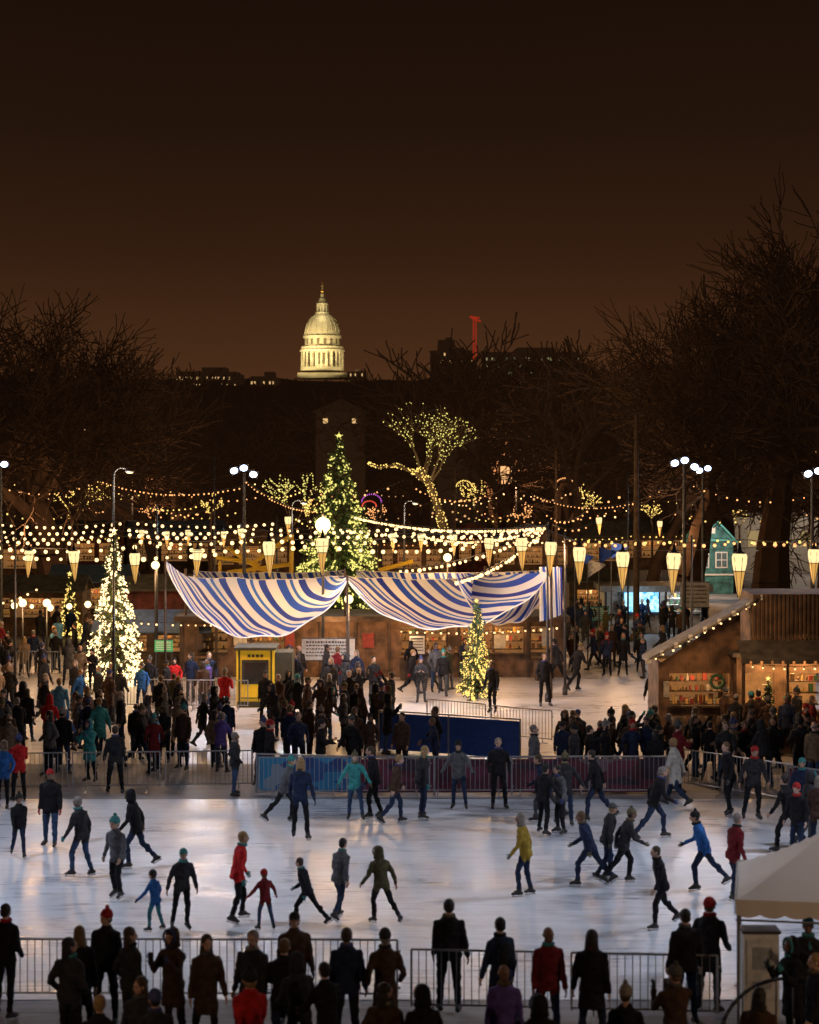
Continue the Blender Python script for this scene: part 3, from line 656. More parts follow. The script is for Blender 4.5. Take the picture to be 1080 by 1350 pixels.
for k in range(230):
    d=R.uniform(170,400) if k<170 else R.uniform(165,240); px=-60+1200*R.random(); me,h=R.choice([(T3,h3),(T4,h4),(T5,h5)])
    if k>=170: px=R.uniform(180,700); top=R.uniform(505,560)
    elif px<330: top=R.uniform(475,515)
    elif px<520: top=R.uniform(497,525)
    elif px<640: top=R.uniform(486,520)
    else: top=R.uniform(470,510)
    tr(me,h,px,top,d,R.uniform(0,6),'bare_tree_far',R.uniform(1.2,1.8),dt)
b=MB(); nx=200;xs=[-420+840*i/nx for i in range(nx+1)]
M_hill=mat('wooded_hill',(.03,.019,.013),rough=1,var=.7,scale=.12,bump=0,spec=0,emit=HAZE_EMIT,es=.0085)  # hill glows faintly, haze put into the material
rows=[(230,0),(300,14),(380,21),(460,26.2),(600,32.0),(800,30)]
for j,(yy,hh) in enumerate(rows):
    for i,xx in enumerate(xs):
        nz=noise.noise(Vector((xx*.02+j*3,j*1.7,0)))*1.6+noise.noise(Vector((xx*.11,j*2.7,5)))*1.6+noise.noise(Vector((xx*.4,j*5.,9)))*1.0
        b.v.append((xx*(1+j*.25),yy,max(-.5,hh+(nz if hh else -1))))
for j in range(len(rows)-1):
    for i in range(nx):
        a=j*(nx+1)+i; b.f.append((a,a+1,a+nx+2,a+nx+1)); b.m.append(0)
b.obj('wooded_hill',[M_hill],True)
def wrap(g,p,q,r,n_,br,rr):
    for k in range(n_):
        c=p.lerp(q,rr.random()); g.ball(c+Vector([rr.gauss(0,1) for _ in range(3)]).normalized()*(r+.02),br*rr.uniform(.7,1.25),0,(4,2))
d=100;rr=random.Random(71);e=empty('fairy_lit_tree',(gx(588,d),d,0));b=MB();g=MB();g2=MB();ox=gx(588,d)
def wp(px,py): return Vector((gx(px,d)-ox,0,gz(py,d)))
tp=[wp(592,860),wp(586,700),wp(577,668),wp(566,638),wp(553,618)]; tr_=[.34,.22,.19,.17,.13]
for k in range(4):
    b.cyl(tp[k],tp[k+1],tr_[k],tr_[k+1],n=10); wrap(g2,tp[k],tp[k+1],tr_[k],0 if k==0 else 80,.033,rr)
lb=[wp(566,638),wp(545,622),wp(522,613),wp(500,616),wp(486,611)]
for k in range(4): b.cyl(lb[k],lb[k+1],.13-.02*k,.11-.02*k,n=8); wrap(g2,lb[k],lb[k+1],.12-.02*k,40,.033,rr)
pts=[]
for st_,dr,L_ in((wp(553,618),(-.2,.1,1),1.2),(wp(566,638),(.25,-.2,1),1.5),(wp(560,628),(-.02,.3,1),1.4),(wp(566,640),(.85,.1,.8),1.35),(wp(556,628),(.5,.1,1),1.3)):
    grow(b,rr,st_,Vector(dr).normalized(),L_,.08,3,3,pts,.03,.85,3)
for p,q,lv,r_ in pts:
    ln=(q-p).length
    for k in range(int(ln*(6 if lv>=2 else 2.0)+rr.random()*.85)): 
        c=p.lerp(q,rr.random()); g.ball(c+Vector((rr.gauss(0,.05),rr.gauss(0,.05),rr.gauss(0,.05))),.032*rr.uniform(.7,1.3),0,(4,2))
b.obj('branches',[M_bark],parent=e);g.obj('fairy_lights',[M_bulbG],parent=e);g2.obj('trunk_lights',[M_bulbY],parent=e)
lamp('fairy_light_glow',(gx(565,d),d-2.5,gz(640,d)),200,(1,.75,.3),.4)
def small_lit(px,top,dd,seed,nb,m,rd):
    rr=random.Random(seed);e=empty('fairy_lit_shrub',(gx(px,dd),dd,0));z=gz(top,dd);b=MB();g=MB();pts=[]
    b.cyl((0,0,0),(0,0,z*.6),.1,.07,n=8)
    for k in range(3): grow(b,rr,Vector((0,0,z*.55)),Vector((rr.gauss(0,.4),rr.gauss(0,.4),1)).normalized(),z*.17*rd,.05,2,2,pts,.05,1,3)
    for k in range(nb):
        p,q,lv,_=rr.choice(pts); g.ball(p.lerp(q,rr.random()),.042,0,(4,2))
    b.obj('branches',[M_bark],parent=e);g.obj('fairy_lights',[m],parent=e)
for k,(px,top,dd,nb,m_,rd) in enumerate([(95,608,118,220,M_bulbY,1.0),(385,618,125,240,M_bulbG,1.1),(278,615,130,100,M_bulbY,.6),(760,628,150,170,M_bulbY,1),(500,640,140,110,M_bulbO,.7),(625,620,150,170,M_bulbY,.9),(410,640,135,150,M_bulbY,.9),(690,640,140,90,M_bulbO,.7),(860,645,150,100,M_bulbY,.8),(205,640,140,90,M_bulbO,.7),(975,650,150,90,M_bulbY,.7)]):
    small_lit(px,top,dd,k+1,nb,m_,rd)
# ------------------------------------------------------------ striped canopy
def stripe_mat():
    m,n,l,b=nt('striped_canvas'); tc=n.new('ShaderNodeTexCoord'); sp=n.new('ShaderNodeSeparateXYZ'); l.new(tc.outputs['UV'],sp.inputs[0])
    fr=n.new('ShaderNodeMath');fr.operation='FRACT'; l.new(sp.outputs['X'],fr.inputs[0])
    r=n.new('ShaderNodeValToRGB'); r.color_ramp.interpolation='CONSTANT'; e=r.color_ramp.elements
    e[0].position=0;e[0].color=(.80,.80,.82,1); e[1].position=.27;e[1].color=(.012,.07,.52,1)
    for p,c in((.50,(.78,.78,.80)),(.60,(.03,.15,.62)),(.68,(.80,.80,.82)),(.82,(.010,.03,.34))):
        x=e.new(p);x.color=(*c,1)
    l.new(fr.outputs[0],r.inputs[0]); l.new(r.outputs[0],b.inputs['Base Color']); b.inputs['Roughness'].default_value=.75
    t=n.new('ShaderNodeBsdfTranslucent'); l.new(r.outputs[0],t.inputs[0]); mx=n.new('ShaderNodeMixShader'); mx.inputs[0].default_value=.3
    l.new(b.outputs[0],mx.inputs[1]); l.new(t.outputs[0],mx.inputs[2]); l.new(mx.outputs[0],n['Material Output'].inputs[0])
    return m
M_str=stripe_mat()
can=empty('striped_canopy',(0,0,0))
def swag(xt0,xt1,yt,zt,xb0,xb1,yb,zb0,zb1,drop,nst,slant,nm='swag',sagt=.12,skew=0.0):
    NU,NV=72,18; me=bpy.data.meshes.new(nm); V=[];U=[];Fs=[]
    for i in range(NU+1):
        u=i/NU
        T=Vector((xt0+(xt1-xt0)*u,yt,zt-sagt*4*u*(1-u)))
        uu=u**(1+skew)
        B=Vector((xb0+(xb1-xb0)*u,yb,zb0+(zb1-zb0)*u-drop*(4*uu*(1-uu))**.8))
        for j in range(NV+1):
            v=j/NV; P=T.lerp(B,v); P.z-=math.sin(v*math.pi)*.32*(4*u*(1-u)); P.y+=math.sin(u*nst*6.28)*.07*v
            P.z+=math.sin(u*nst*6.283+v)*.045*v+noise.noise(Vector((u*5,v*3,nst)))*.08
            V.append(tuple(P)); U.append((u*nst+slant*(v**1.4)*(1-u*.6),v))
    for i in range(NU):
        for j in range(NV):
            a=i*(NV+1)+j; Fs.append((a,a+1,a+NV+2,a+NV+1))
    me.from_pydata(V,[],Fs); uvl=me.uv_layers.new(name='UVMap')
    for lp in me.loops: uvl.data[lp.index].uv=U[lp.vertex_index]
    me.materials.append(M_str)
    for p in me.polygons:p.use_smooth=True
    o=bpy.data.objects.new(nm,me);COL.objects.link(o);o.parent=can
    b=MB()
    for i in range(NU): b.cyl(V[i*(NV+1)+NV],V[(i+1)*(NV+1)+NV],.03,n=6,cap=False); b.cyl(V[i*(NV+1)],V[(i+1)*(NV+1)],.02,n=6,cap=False)
    b.obj('edge_rope',[M_white],True,parent=can)
yt=80
X=gx
swag(X(245,yt),X(455,yt),yt,gz(760,yt),X(218,73),X(458,73),73,gz(740,73),gz(765,73),gz(745,73)-gz(834,73),4,-2.6,skew=-.12)
swag(X(458,yt),X(640,yt),yt,gz(760,yt),X(458,73),X(725,73),73,gz(765,73),gz(755,73),gz(760,73)-gz(829,73),4,-2.2,skew=-.02)
swag(X(625,yt+1),X(725,yt+1),yt+1,gz(755,yt+1),X(600,76),X(735,76),76,gz(757,76),gz(748,76),gz(755,76)-gz(826,76),4,1.6)
swag(X(255,86),X(455,86),86,gz(752,86),X(255,82),X(455,82),82,gz(760,82),gz(762,82),.9,7,-2)
swag(X(470,86),X(720,86),86,gz(752,86),X(470,82),X(720,82),82,gz(760,82),gz(762,82),1.2,8,-2)
n_=24;rows=8;V=[];Fs=[];b=MB()
for i in range(n_+1):
    for j in range(rows+1):
        t=i/n_;v=j/rows; x=X(712,75)+(X(742,75)-X(712,75))*t; V.append((x+.1*v*math.sin(t*3),75.3+.09*math.sin(t*28),gz(748,75)-v*2.1*(1-.15*t)))
for i in range(n_):
    for j in range(rows):
        a=i*(rows+1)+j;Fs.append((a,a+1,a+rows+2,a+rows+1))
b.add(V,Fs); co=b.obj('side_curtain',[M_str],True,parent=can); uvl=co.data.uv_layers.new(name='UVMap')
for lp in co.data.loops: uvl.data[lp.index].uv=((lp.vertex_index//(rows+1))/n_*2,0)
b=MB()
for px,d,h in[(218,73,gz(736,73)),(458,73,gz(762,73)),(727,73,gz(752,73)),(245,80,4.3),(455,80,4.3),(640,80,4.4),(725,81,4.4)]:
    b.cyl((gx(px,d),d,0),(gx(px,d),d,h+.1),.045,n=10)
b.obj('poles',[M_dwood],True,parent=can)
for px in(280,390,510,630): lamp('canopy_lamp',(gx(px,74),70.0,3.6),330,(.68,.8,1),.25)
for px in(340,440,540,640): lamp('bar_lamp',(gx(px,80),78.8,2.2),85,WARM,.15)
# ------------------------------------------------------------ bar building beneath canopy
def goods(b,x0,x1,y,z0,z1,m0,rows=3,rr=R):
    for r in range(rows):
        z=z0+(z1-z0)*r/rows; b.box(((x0+x1)/2,y,z),(x1-x0,.3,.03),1)
        x=x0+.08
        while x<x1-.08:
            w_=rr.uniform(.05,.14);h=rr.uniform(.1,(z1-z0)/rows*.75); k=m0+rr.choice([0,0,1,2,3,4,4,4])
            if rr.random()<.5: b.box((x+w_/2,y,z+.016+h/2),(w_,.1,h),k)
            else: b.cyl((x+w_/2,y,z+.016),(x+w_/2,y,z+h*.7),w_*.45,n=8,m=k); b.cyl((x+w_/2,y,z+h*.7),(x+w_/2,y,z+h),w_*.15,n=6,m=k)
            x+=w_+rr.uniform(.02,.12)
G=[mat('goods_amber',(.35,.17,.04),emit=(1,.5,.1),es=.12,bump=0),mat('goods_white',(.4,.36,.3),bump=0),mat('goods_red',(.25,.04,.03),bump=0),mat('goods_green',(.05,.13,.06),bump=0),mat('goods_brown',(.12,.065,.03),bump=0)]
def wall_open(b,x0,x1,y,z1,opens,m=0,t=.1):
    x=x0
    for xa,xb,za,zb in opens:
        if xa>x: b.box(((x+xa)/2,y,z1/2),(xa-x,t,z1),m)
        b.box(((xa+xb)/2,y,za/2),(xb-xa,t,za),m); b.box(((xa+xb)/2,y,(zb+z1)/2),(xb-xa,t,z1-zb),m)
        b.box(((xa+xb)/2,y-.12,za+.025),(xb-xa+.1,.34,.05),1)
        x=xb
    if x<x1: b.box(((x+x1)/2,y,z1/2),(x1-x,t,z1),m)
b=MB(); y=80.0;x0=X(240,y);x1=X(742,y);zt=2.35
ops=[(X(a,y),X(c,y),.95,2.05) for a,c in((262,300),(318,385),(530,590),(600,618),(645,690),(700,730))]
wall_open(b,x0,x1,y,zt,ops,0)
b.box(((x0+x1)/2,y+3.2,zt/2),(x1-x0,.1,zt),2); b.box((x0-.05,y+1.6,zt/2),(.1,3.1,zt),0); b.box((x1+.05,y+1.6,zt/2),(.1,3.1,zt),0)
b.box(((x0+x1)/2,y+1.4,zt+.08),(x1-x0+.5,4.0,.12),3)
b.box(((x0+x1)/2,y-.62,zt+.05),(x1-x0+.5,.06,.22),1)
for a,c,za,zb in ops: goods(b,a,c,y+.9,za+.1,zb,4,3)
for k in range(12):
    xx=x0+(x1-x0)*k/11; b.box((xx,y-.09,zt/2),(.12,.07,zt-.01),1)
for k in range(9):
    xx=x0+.8+(x1-x0-1.4)*k/8+R.uniform(-.3,.3); b.box((xx,y-.13,1.5+R.uniform(-.1,.2)),(R.uniform(.3,.6),.03,R.uniform(.4,.8)),R.choice([1,5,6,8]))
for k in range(6):
    xx=x0+1+(x1-x0-2)*k/5; b.lathe((xx,y-1.2,0),[(.2,0),(.25,.3),(.25,.6),(.2,.9)],1,12); b.lathe((xx,y-1.2,0),[(.34,.9),(.34,.95)],8,14)
b.obj('wooden_bar',[M_wood,M_dwood,M_glowin,M_roof]+G)
for a,c,za,zb in ops[1:5]: lamp('interior_lamp',((a+c)/2,y+.4,1.95),50,WARM,.1)
def sign(name,px0,px1,py0,py1,d,face,txt,legs=True):
    x0,x1=gx(px0,d),gx(px1,d); z1,z0=gz(py0,d),gz(py1,d); b=MB(); b.box(((x0+x1)/2,d,(z0+z1)/2),(x1-x0,.05,z1-z0),0)
    b.box(((x0+x1)/2,d,z1+.02),(x1-x0+.06,.07,.04),2); b.box(((x0+x1)/2,d,z0-.02),(x1-x0+.06,.07,.04),2)
    rr=random.Random(px0); h=(z1-z0)
    for r in range(5):
        z=z1-h*(.16+.16*r); x=x0+.08*(x1-x0); 
        while x<x1-.12*(x1-x0):
            w_=rr.uniform(.03,.09)*(x1-x0)*.6; b.box((x+w_/2,d-.03,z),(w_,.01,h*.06*(1.5 if r==0 else 1)),1); x+=w_+.015*(x1-x0)
    if legs:
        for xx in(x0+.05,x1-.05): b.cyl((xx,d+.05,0),(xx,d+.05,z0),.03,m=2)
    b.obj(name,[face,txt,M_dsteel])
sign('menu_sign',398,468,842,870,76,mat('sign_board',(.5,.48,.45)),M_dsteel)
M_green=mat('green_sign_lit',(.05,.3,.12),emit=(.1,.8,.3),es=.2,bump=0)
sign('exit_sign',204,228,844,859,78,M_green,M_white)
sign('price_board',540,560,838,862,79,M_white,M_dsteel)
def hut(name,x,y,w_,dp,h,rh,mw,mr,ops=[],ridge='X',over=.25,trim=None):
    e=empty(name,(x,y,0)); b=MB(); o2=[(a*w_-w_/2,c*w_-w_/2,za,zb) for a,c,za,zb in ops]
    wall_open(b,-w_/2,w_/2,0,h,o2,0); b.box((0,dp,h/2),(w_,.1,h),2); b.box((-w_/2-.05,dp/2,h/2),(.1,dp+.1,h),0); b.box((w_/2+.05,dp/2,h/2),(.1,dp+.1,h),0)
    for a,c,za,zb in o2: goods(b,a+.02,c-.02,dp*.5,za+.1,zb-.05,4,3); 
    b.obj('walls',[mw,trim or M_dwood,M_glowin,M_roof]+G,parent=e)
    r=MB(); W=w_/2+over; D0=-over-.3;D1=dp+over; t=.08
    if ridge=='X':
        ym=(D0+D1)/2
        for (ya,za,yb,zb) in((D0,h-.02,ym,h+rh),(ym,h+rh,D1,h-.02)):
            r.add([(-W,ya,za),(W,ya,za),(W,yb,zb),(-W,yb,zb),(-W,ya,za+t),(W,ya,za+t),(W,yb,zb+t),(-W,yb,zb+t)],[(0,3,2,1),(4,5,6,7),(0,1,5,4),(2,3,7,6),(1,2,6,5),(0,4,7,3)])
        for s in(-1,1): r.add([(s*w_/2,0,h),(s*w_/2,dp,h),(s*w_/2,ym,h+rh)],[(0,1,2)],1)
    else:
        for s in(-1,1):
            r.add([(s*W,D0,h-.1),(0,D0,h+rh),(0,D1,h+rh),(s*W,D1,h-.1),(s*W,D0,h-.1+t),(0,D0,h+rh+t),(0,D1,h+rh+t),(s*W,D1,h-.1+t)],[(0,1,2,3),(4,7,6,5),(0,4,5,1),(2,6,7,3),(0,3,7,4),(1,5,6,2)])
        for yy in(0,dp): r.add([(-w_/2,yy-.051,h),(w_/2,yy-.051,h),(0,yy-.051,h+rh)],[(0,1,2)],1)
    r.obj('roof',[mr,mw],parent=e)
    if ops: lamp('interior_lamp',(x,y+dp*.35,h-.3),55,WARM,.1,parent=e)
    return e
M_bluer=mat('blue_grey_roof',(.10,.15,.25),rough=.6,scale=5,var=.3)
M_redp=plank('red_brown_boards',(.20,.055,.04),'X',9)
hut('snack_hut',gx(205,82),81,4.4,2.5,1.75,.75,M_woodh,M_bluer,[(.1,.45,.9,1.6),(.55,.9,.9,1.6)])
hut('shed',gx(208,92),92,2.7,2.5,2.7,.5,M_redp,M_roof,[])
hut('market_stall',gx(40,98),98,5,2.5,2.2,.7,M_wood,M_roof,[(.05,.3,.9,1.9),(.36,.64,.9,1.9),(.7,.95,.9,1.9)])
hut('market_stall',gx(120,104),104,4,2.5,2.3,.8,M_dwood,M_bluer,[(.1,.9,.9,2.0)])
for px,d,w_,mw,mr in[(20,140,6,M_wood,M_roof),(110,150,6,M_redp,M_roof),(230,150,7,M_dwood,M_bluer),(330,145,6,M_wood,M_roof),(540,140,6,M_wood,M_roof),(620,150,6,M_redp,M_roof),(700,145,6,M_wood,M_bluer),(780,150,5,M_dwood,M_roof),(860,155,6,M_wood,M_roof)]:
    hut('market_stall',gx(px,d),d,w_,3,2.8,1.1,mw,mr,[(.05,.3,.9,2.3),(.36,.64,.9,2.3),(.7,.95,.9,2.3)],ridge=R.choice('XY'))
    multi((gx(px,d)-w_/2-.3,d-.7,2.9),(gx(px,d)+w_/2+.3,d-.7,2.9),w_,.2,step=.5,r=.055,m=R.choice([M_bulbY,M_bulb,M_bulbO]))
bgm=[M_bulbY,M_bulb,M_bulbO,M_bulbD,M_bulbO]
for k in range(46):
    d=R.uniform(105,170); px=R.uniform(-20,1080); z=gz(R.uniform(632,692),d)
    strand((gx(px,d),d,z),(gx(px+R.uniform(50,120),d),d+R.uniform(-8,8),z+R.uniform(-.8,.8)),R.uniform(.3,1.0),step=R.uniform(.5,1.1),r=.055,m=R.choice(bgm))
M_yel=mat('yellow_paint',(.55,.36,.03),rough=.5,var=.12)
b=MB(); yy=88
for a,c in(((285,735),(335,742)),((335,742),(385,705)),((335,742),(360,762)),((300,755),(384,744)),((385,705),(384,760)),((500,752),(545,740)),((300,722),(345,752))):
    b.cyl((gx(a[0],yy),yy,gz(a[1],yy)),(gx(c[0],yy),yy,gz(c[1],yy)),.10,n=6)
for px in(290,335,384): b.cyl((gx(px,yy),yy,0),(gx(px,yy),yy,gz(740,yy)),.08,n=6)
b.obj('yellow_timber_frame',[M_yel])
d=gd(933);e=empty('yellow_kiosk',(gx(347,d),d,0)); b=MB(); W=1.95;hh=gz(857,d)
b.box((-.28,.75,hh/2),(1.35,1.5,hh),0); b.box((.72,.8,hh/2-.05),(.62,1.35,hh-.1),3)
b.box((-.28,-.02,hh*.62),(.95,.05,hh*.42),1); b.box((-.28,-.05,hh*.62),(.75,.03,hh*.32),2)
b.box((-.28,.7,hh+.05),(1.5,1.75,.1),3); b.box((-.28,-.03,.35),(1.0,.04,.03),3); b.box((-.28,-.03,.12),(1.3,.05,.2),3)
for s in(-.85,.29): b.box((s,-.015,hh/2),(.06,.06,hh-.02),3)
for k in range(4): b.box((-.5+k*.15,-.03,hh*.9),(.1,.02,.1),3)
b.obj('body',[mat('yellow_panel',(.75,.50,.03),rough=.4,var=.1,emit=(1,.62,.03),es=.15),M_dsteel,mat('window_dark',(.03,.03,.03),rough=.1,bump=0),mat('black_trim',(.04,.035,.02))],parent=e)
M_teal=plank('teal_boards',(.07,.24,.24),'Z',10)
M_tealr=mat('teal_trim',(.10,.38,.38),rough=.6)
d=128;xc=gx(939,d);wz=2.75
b=MB();e=empty('teal_hut',(xc,d,0));hw=wz/2;eave=gz(712,d);pk=gz(684,d)
b.box((0,1.2,eave/2),(wz,2.4,eave),0); b.add([(-hw,0,eave),(hw,0,eave),(0,0,pk),(-hw,2.4,eave),(hw,2.4,eave),(0,2.4,pk)],[(0,1,2),(3,5,4)],0)
for s in(-1,1):
    a=Vector((s*(hw+.25),-.25,eave-.2));c=Vector((0,-.25,pk+.12))
    b.add([tuple(a),tuple(c),(0,2.6,pk+.12),(s*(hw+.25),2.6,eave-.2),(a.x,a.y,a.z+.14),(0,-.25,pk+.28),(0,2.6,pk+.28),(s*(hw+.25),2.6,eave-.06)],[(0,1,2,3),(4,7,6,5),(0,4,5,1),(2,6,7,3),(0,3,7,4)],1)
for s in(-.6,.6):
    b.box((s,-.03,2.2),(.8,.06,1.05),2); b.box((s,-.07,2.2),(.64,.03,.9),3); b.box((s,-.10,2.2),(.05,.02,.9),2); b.box((s,-.10,2.2),(.64,.02,.05),2)
b.box((0,-.04,eave),(wz+.1,.07,.12),1); b.box((0,-.03,pk-.75),(.4,.05,.4),2)
b.box((0,-.06,1.25),(wz,.08,.1),2)
b.ball((0,-.2,pk+.35),.08,2); b.cyl((0,-.2,pk+.2),(0,-.2,pk+.8),.025,m=2)
b.obj('house',[M_teal,M_tealr,M_white,mat('window_dim',(.05,.07,.08),rough=.1,bump=0,emit=(.5,.6,.5),es=.1)],parent=e); lamp('lamp',(xc-1,d-3.5,4.4),400,(.95,.95,.9),.2,parent=e); 
M_scr,nn_,ll_,bb_=nt('screen_display')
tc=nn_.new('ShaderNodeTexCoord');v=nn_.new('ShaderNodeTexVoronoi');v.inputs['Scale'].default_value=5;v.distance='CHEBYCHEV';ll_.new(tc.outputs['Object'],v.inputs[0])
r=nn_.new('ShaderNodeValToRGB');e_=r.color_ramp.elements;e_[0].color=(.02,.3,.7,1);e_[1].color=(.55,.9,1,1);ss=nn_.new('ShaderNodeSeparateColor');ll_.new(v.outputs['Color'],ss.inputs[0]);ll_.new(ss.outputs[0],r.inputs[0])
ll_.new(r.outputs[0],bb_.inputs['Emission Color']);bb_.inputs['Emission Strength'].default_value=1.7;bb_.inputs['Base Color'].default_value=(.05,.1,.12,1)
d=100;e=empty('food_kiosk',(gx(865,d),d,0));b=MB();h=gz(772,d);w_=gx(935,d)-gx(800,d)
b.box((0,1.5,h-.15),(w_+.5,3.8,.3),0);b.box((0,3,h/2),(w_,.1,h-.3),1);b.box((-w_/2,1.5,h/2-.15),(.1,3,h-.3),1);b.box((w_/2,1.5,h/2-.15),(.1,3,h-.3),1)
b.box((-.75,.0,1.55),(1.9,.1,1.15),2);b.box((-.75,-.07,1.55),(1.75,.04,1.0),3);b.box((-.2,0,.45),(w_-.4,.1,.9),1);b.box((-.2,-.15,.93),(w_-.4,.4,.05),2)
for k in(-w_/2+.05,-w_/2+.75,.5,w_/2-.05): b.box((k,-.02,(h-.3)/2),(.1,.12,h-.3),2)
goods(b,.6,w_/2-.15,1.2,1.0,2.0,4,3)
b.obj('body',[mat('kiosk_fascia',(.20,.18,.17)),mat('kiosk_wall',(.5,.5,.48)),M_dsteel,M_scr]+G,parent=e);lamp('lamp',(gx(865,d)+1.2,d+.4,2.1),320,(.9,.95,1),.1,parent=e);lamp('lamp',(gx(865,d)-1,d-1.5,2.1),50,(.5,.8,1),.2,parent=e)
hut('ticket_hut',gx(790,d),104,2.2,2.5,2.3,.6,M_dwood,M_roof,[(.15,.85,.95,1.9)])
sign('green_sign',766,803,800,818,98,M_tealr,M_white)
sign('notice_board',897,935,768,800,96,mat('board_grey',(.3,.3,.3)),M_dsteel)
b=MB();d=150;b.box((gx(1030,d),d+3,2.2),(9,5,4.4),0);b.box((gx(1030,d),d+3,4.5),(9.4,5.4,.2),1)
for k in range(5): b.box((gx(1030,d)-4+k*2,d+.46,2.6),(.9,.06,1.2),2)
b.obj('pale_building',[mat('render_wall',(.4,.38,.35)),M_roof,mat('window_pane',(.08,.07,.05),rough=.2,bump=0,emit=(1,.7,.3),es=.3)])
lamp('wall_lamp',(gx(1040,150),145,5.0),600,(1,.8,.6),.2)
d=170;x=gx(667,d);b=MB();z0=gz(640,d);b.box((0,0,z0/2),(1.3,1.3,z0),0);b.box((0,0,z0+.05),(1.7,1.7,.15),2);b.box((0,0,z0+.9),(1.0,1.0,1.5),1)
for sx in(-.55,.55):
    for sy in(-.55,.55): b.box((sx,sy,z0+.9),(.12,.12,1.6),2)
b.box((0,-.53,z0+.9),(1.0,.04,.08),2);b.box((0,-.53,z0+.5),(1.0,.04,.06),2);b.box((0,-.53,z0+.9),(.06,.05,1.5),2);b.box((0,0,z0+1.75),(1.5,1.5,.12),2);b.add([(-.7,-.7,z0+1.8),(.7,-.7,z0+1.8),(.7,.7,z0+1.8),(-.7,.7,z0+1.8),(0,0,z0+2.8)],[(0,1,4),(1,2,4),(2,3,4),(3,0,4)],2);b.ball((0,0,z0+2.85),.12,2)
b.obj('lantern_tower',[M_redp,emat('tower_glow',(1,.5,.2),1.2),mat('tower_trim',(.3,.2,.1))],loc=(x,d,0))
for px,py,d,m_,rd in[(490,662,140,M_bulbM,.7),(487,668,138,M_bulbR,.5),(612,642,150,M_bulbY,.6),(745,640,150,M_bulbO,.7)]:
    b=MB();x=gx(px,d);z=gz(py,d);pr=None
    for k in range(15):
        a=rad(180*k/14);q=Vector((rd*math.cos(a),0,z+rd*.8*math.sin(a)))
        if pr is not None:b.cyl(pr,q,.03,n=6,m=1)
        pr=q
        b.ball(q,.05,0,(6,4))
    for s in(-1,1):b.cyl((s*rd,0,0),(s*rd,0,z),.07,n=6,m=1)
    b.obj('fairground_light_arch',[m_,M_dsteel],loc=(x,d,0))
for px,d in((560,118),(720,122),(330,120),(880,125),(60,115)): lamp('fair_glow',(gx(px,d),d-3,4.5),1200,(1,.55,.26),.4)
for x,y in((-60,190),(10,185),(65,195),(-25,178),(-120,240)):
    b=MB();b.cyl((0,0,0),(0,0,6.5),.1,.06,n=8);b.ball((0,0,6.7),.25,1);b.obj('added_tree_lamp',[M_dsteel,M_bulbD],True,loc=(x,y,0));lamp('added_tree_light',(x,y-.5,7.5),4500,(1,.55,.28),.5)  # posts and lamps added to brighten the far trees, standing in for haze
# ------------------------------------------------------------ right wooden stall
d=62.4;e=empty('wooden_market_stall',(0,0,0))
xa=gx(872,d);xb=gx(972,d);b=MB();h=2.45
wall_open(b,xa,xb,d,h,[(xa+.25,xb-.25,1.05,2.1)],0)
b.box(((xa+xb)/2,d+2.6,h/2),(xb-xa,.1,h),2);b.box((xa-.05,d+1.3,h/2),(.1,2.7,h),0);b.box((xb+.05,d+1.3,h/2),(.1,2.7,h),0)
b.box(((xa+xb)/2,d+1.9,h+.06),(xb-xa+.3,1.9,.1),3)
goods(b,xa+.3,xb-.3,d+.9,1.1,2.1,4,3);goods(b,xa+.3,xb-.3,d+.2,1.1,1.5,4,1)
b.box((xa+.15,d-.08,1.6),(.18,.04,.5),5);b.box((xb-.12,d-.08,1.6),(.16,.04,.7),6)
for k in range(16):
    a=k*math.pi/8;b.ball(((xa+xb)/2+.55+.2*math.cos(a),d-.1,1.85+.2*math.sin(a)),.06,7,(6,4))
b.obj('stall_body',[M_wood,M_dwood,M_glowin,M_roof]+G,parent=e)
r=MB();xl=gx(850,d);zl=2.5;xr=gx(1000,d);zr=gz(788,d);y0_=d-.7;y1_=d+.7;t=.12
r.add([(xl,y0_,zl),(xr,y0_,zr),(xr,y1_,zr),(xl,y1_,zl),(xl,y0_,zl+t),(xr,y0_,zr+t),(xr,y1_,zr+t),(xl,y1_,zl+t)],[(0,1,2,3),(4,7,6,5),(0,4,5,1),(2,6,7,3),(0,3,7,4),(1,5,6,2)],0)
r.add([(xa,d-.03,h),(xb+.1,d-.03,h),(xb+.1,d-.03,zr-.35)],[(0,1,2)],1)
r.box((xl+.05,y0_-.03,zl+.05),(.15,.05,.12),2)
for k in range(9):
    q=k/8;r.box((xl+(xr-xl)*q,y0_-.02,zl+(zr-zl)*q+t*.5),(.12,.04,.16),2)
r.obj('lean_roof',[mat('pale_roof',(.22,.20,.185),rough=.7,scale=4,var=.4),M_wood,M_white],parent=e)
strand((xl,y0_-.1,zl+.1),(xr,y0_-.1,zr+.1),.05,step=.28,r=.03,m=M_bulb,name='eave_lights').parent=e
b=MB();xc=gx(975,61);xd=gx(1110,61);yy=61.6
wall_open(b,xc,xd,yy,2.7,[(xc+.25,xc+1.15,1.0,2.2),(xc+1.6,xd-.3,1.0,2.2)],0)
b.box(((xc+xd)/2,yy+3.4,1.35),(xd-xc,.1,2.7),2);b.box((xc,yy+1.7,1.35),(.1,3.3,2.7),0)
goods(b,xc+1.6,xd-.4,yy+1.0,1.1,2.2,4,3)
b.box(((xc+xd)/2,yy+1.6,2.78),(xd-xc+.3,3.8,.12),3)
b.box(((gx(998,61)+xd)/2,yy+1.4,3.75),(xd-gx(998,61),2.6,1.8),9)
for k in range(22): b.box((gx(998,61)+.06+k*.13,yy+.07,3.75),(.05,.05,1.78),1)
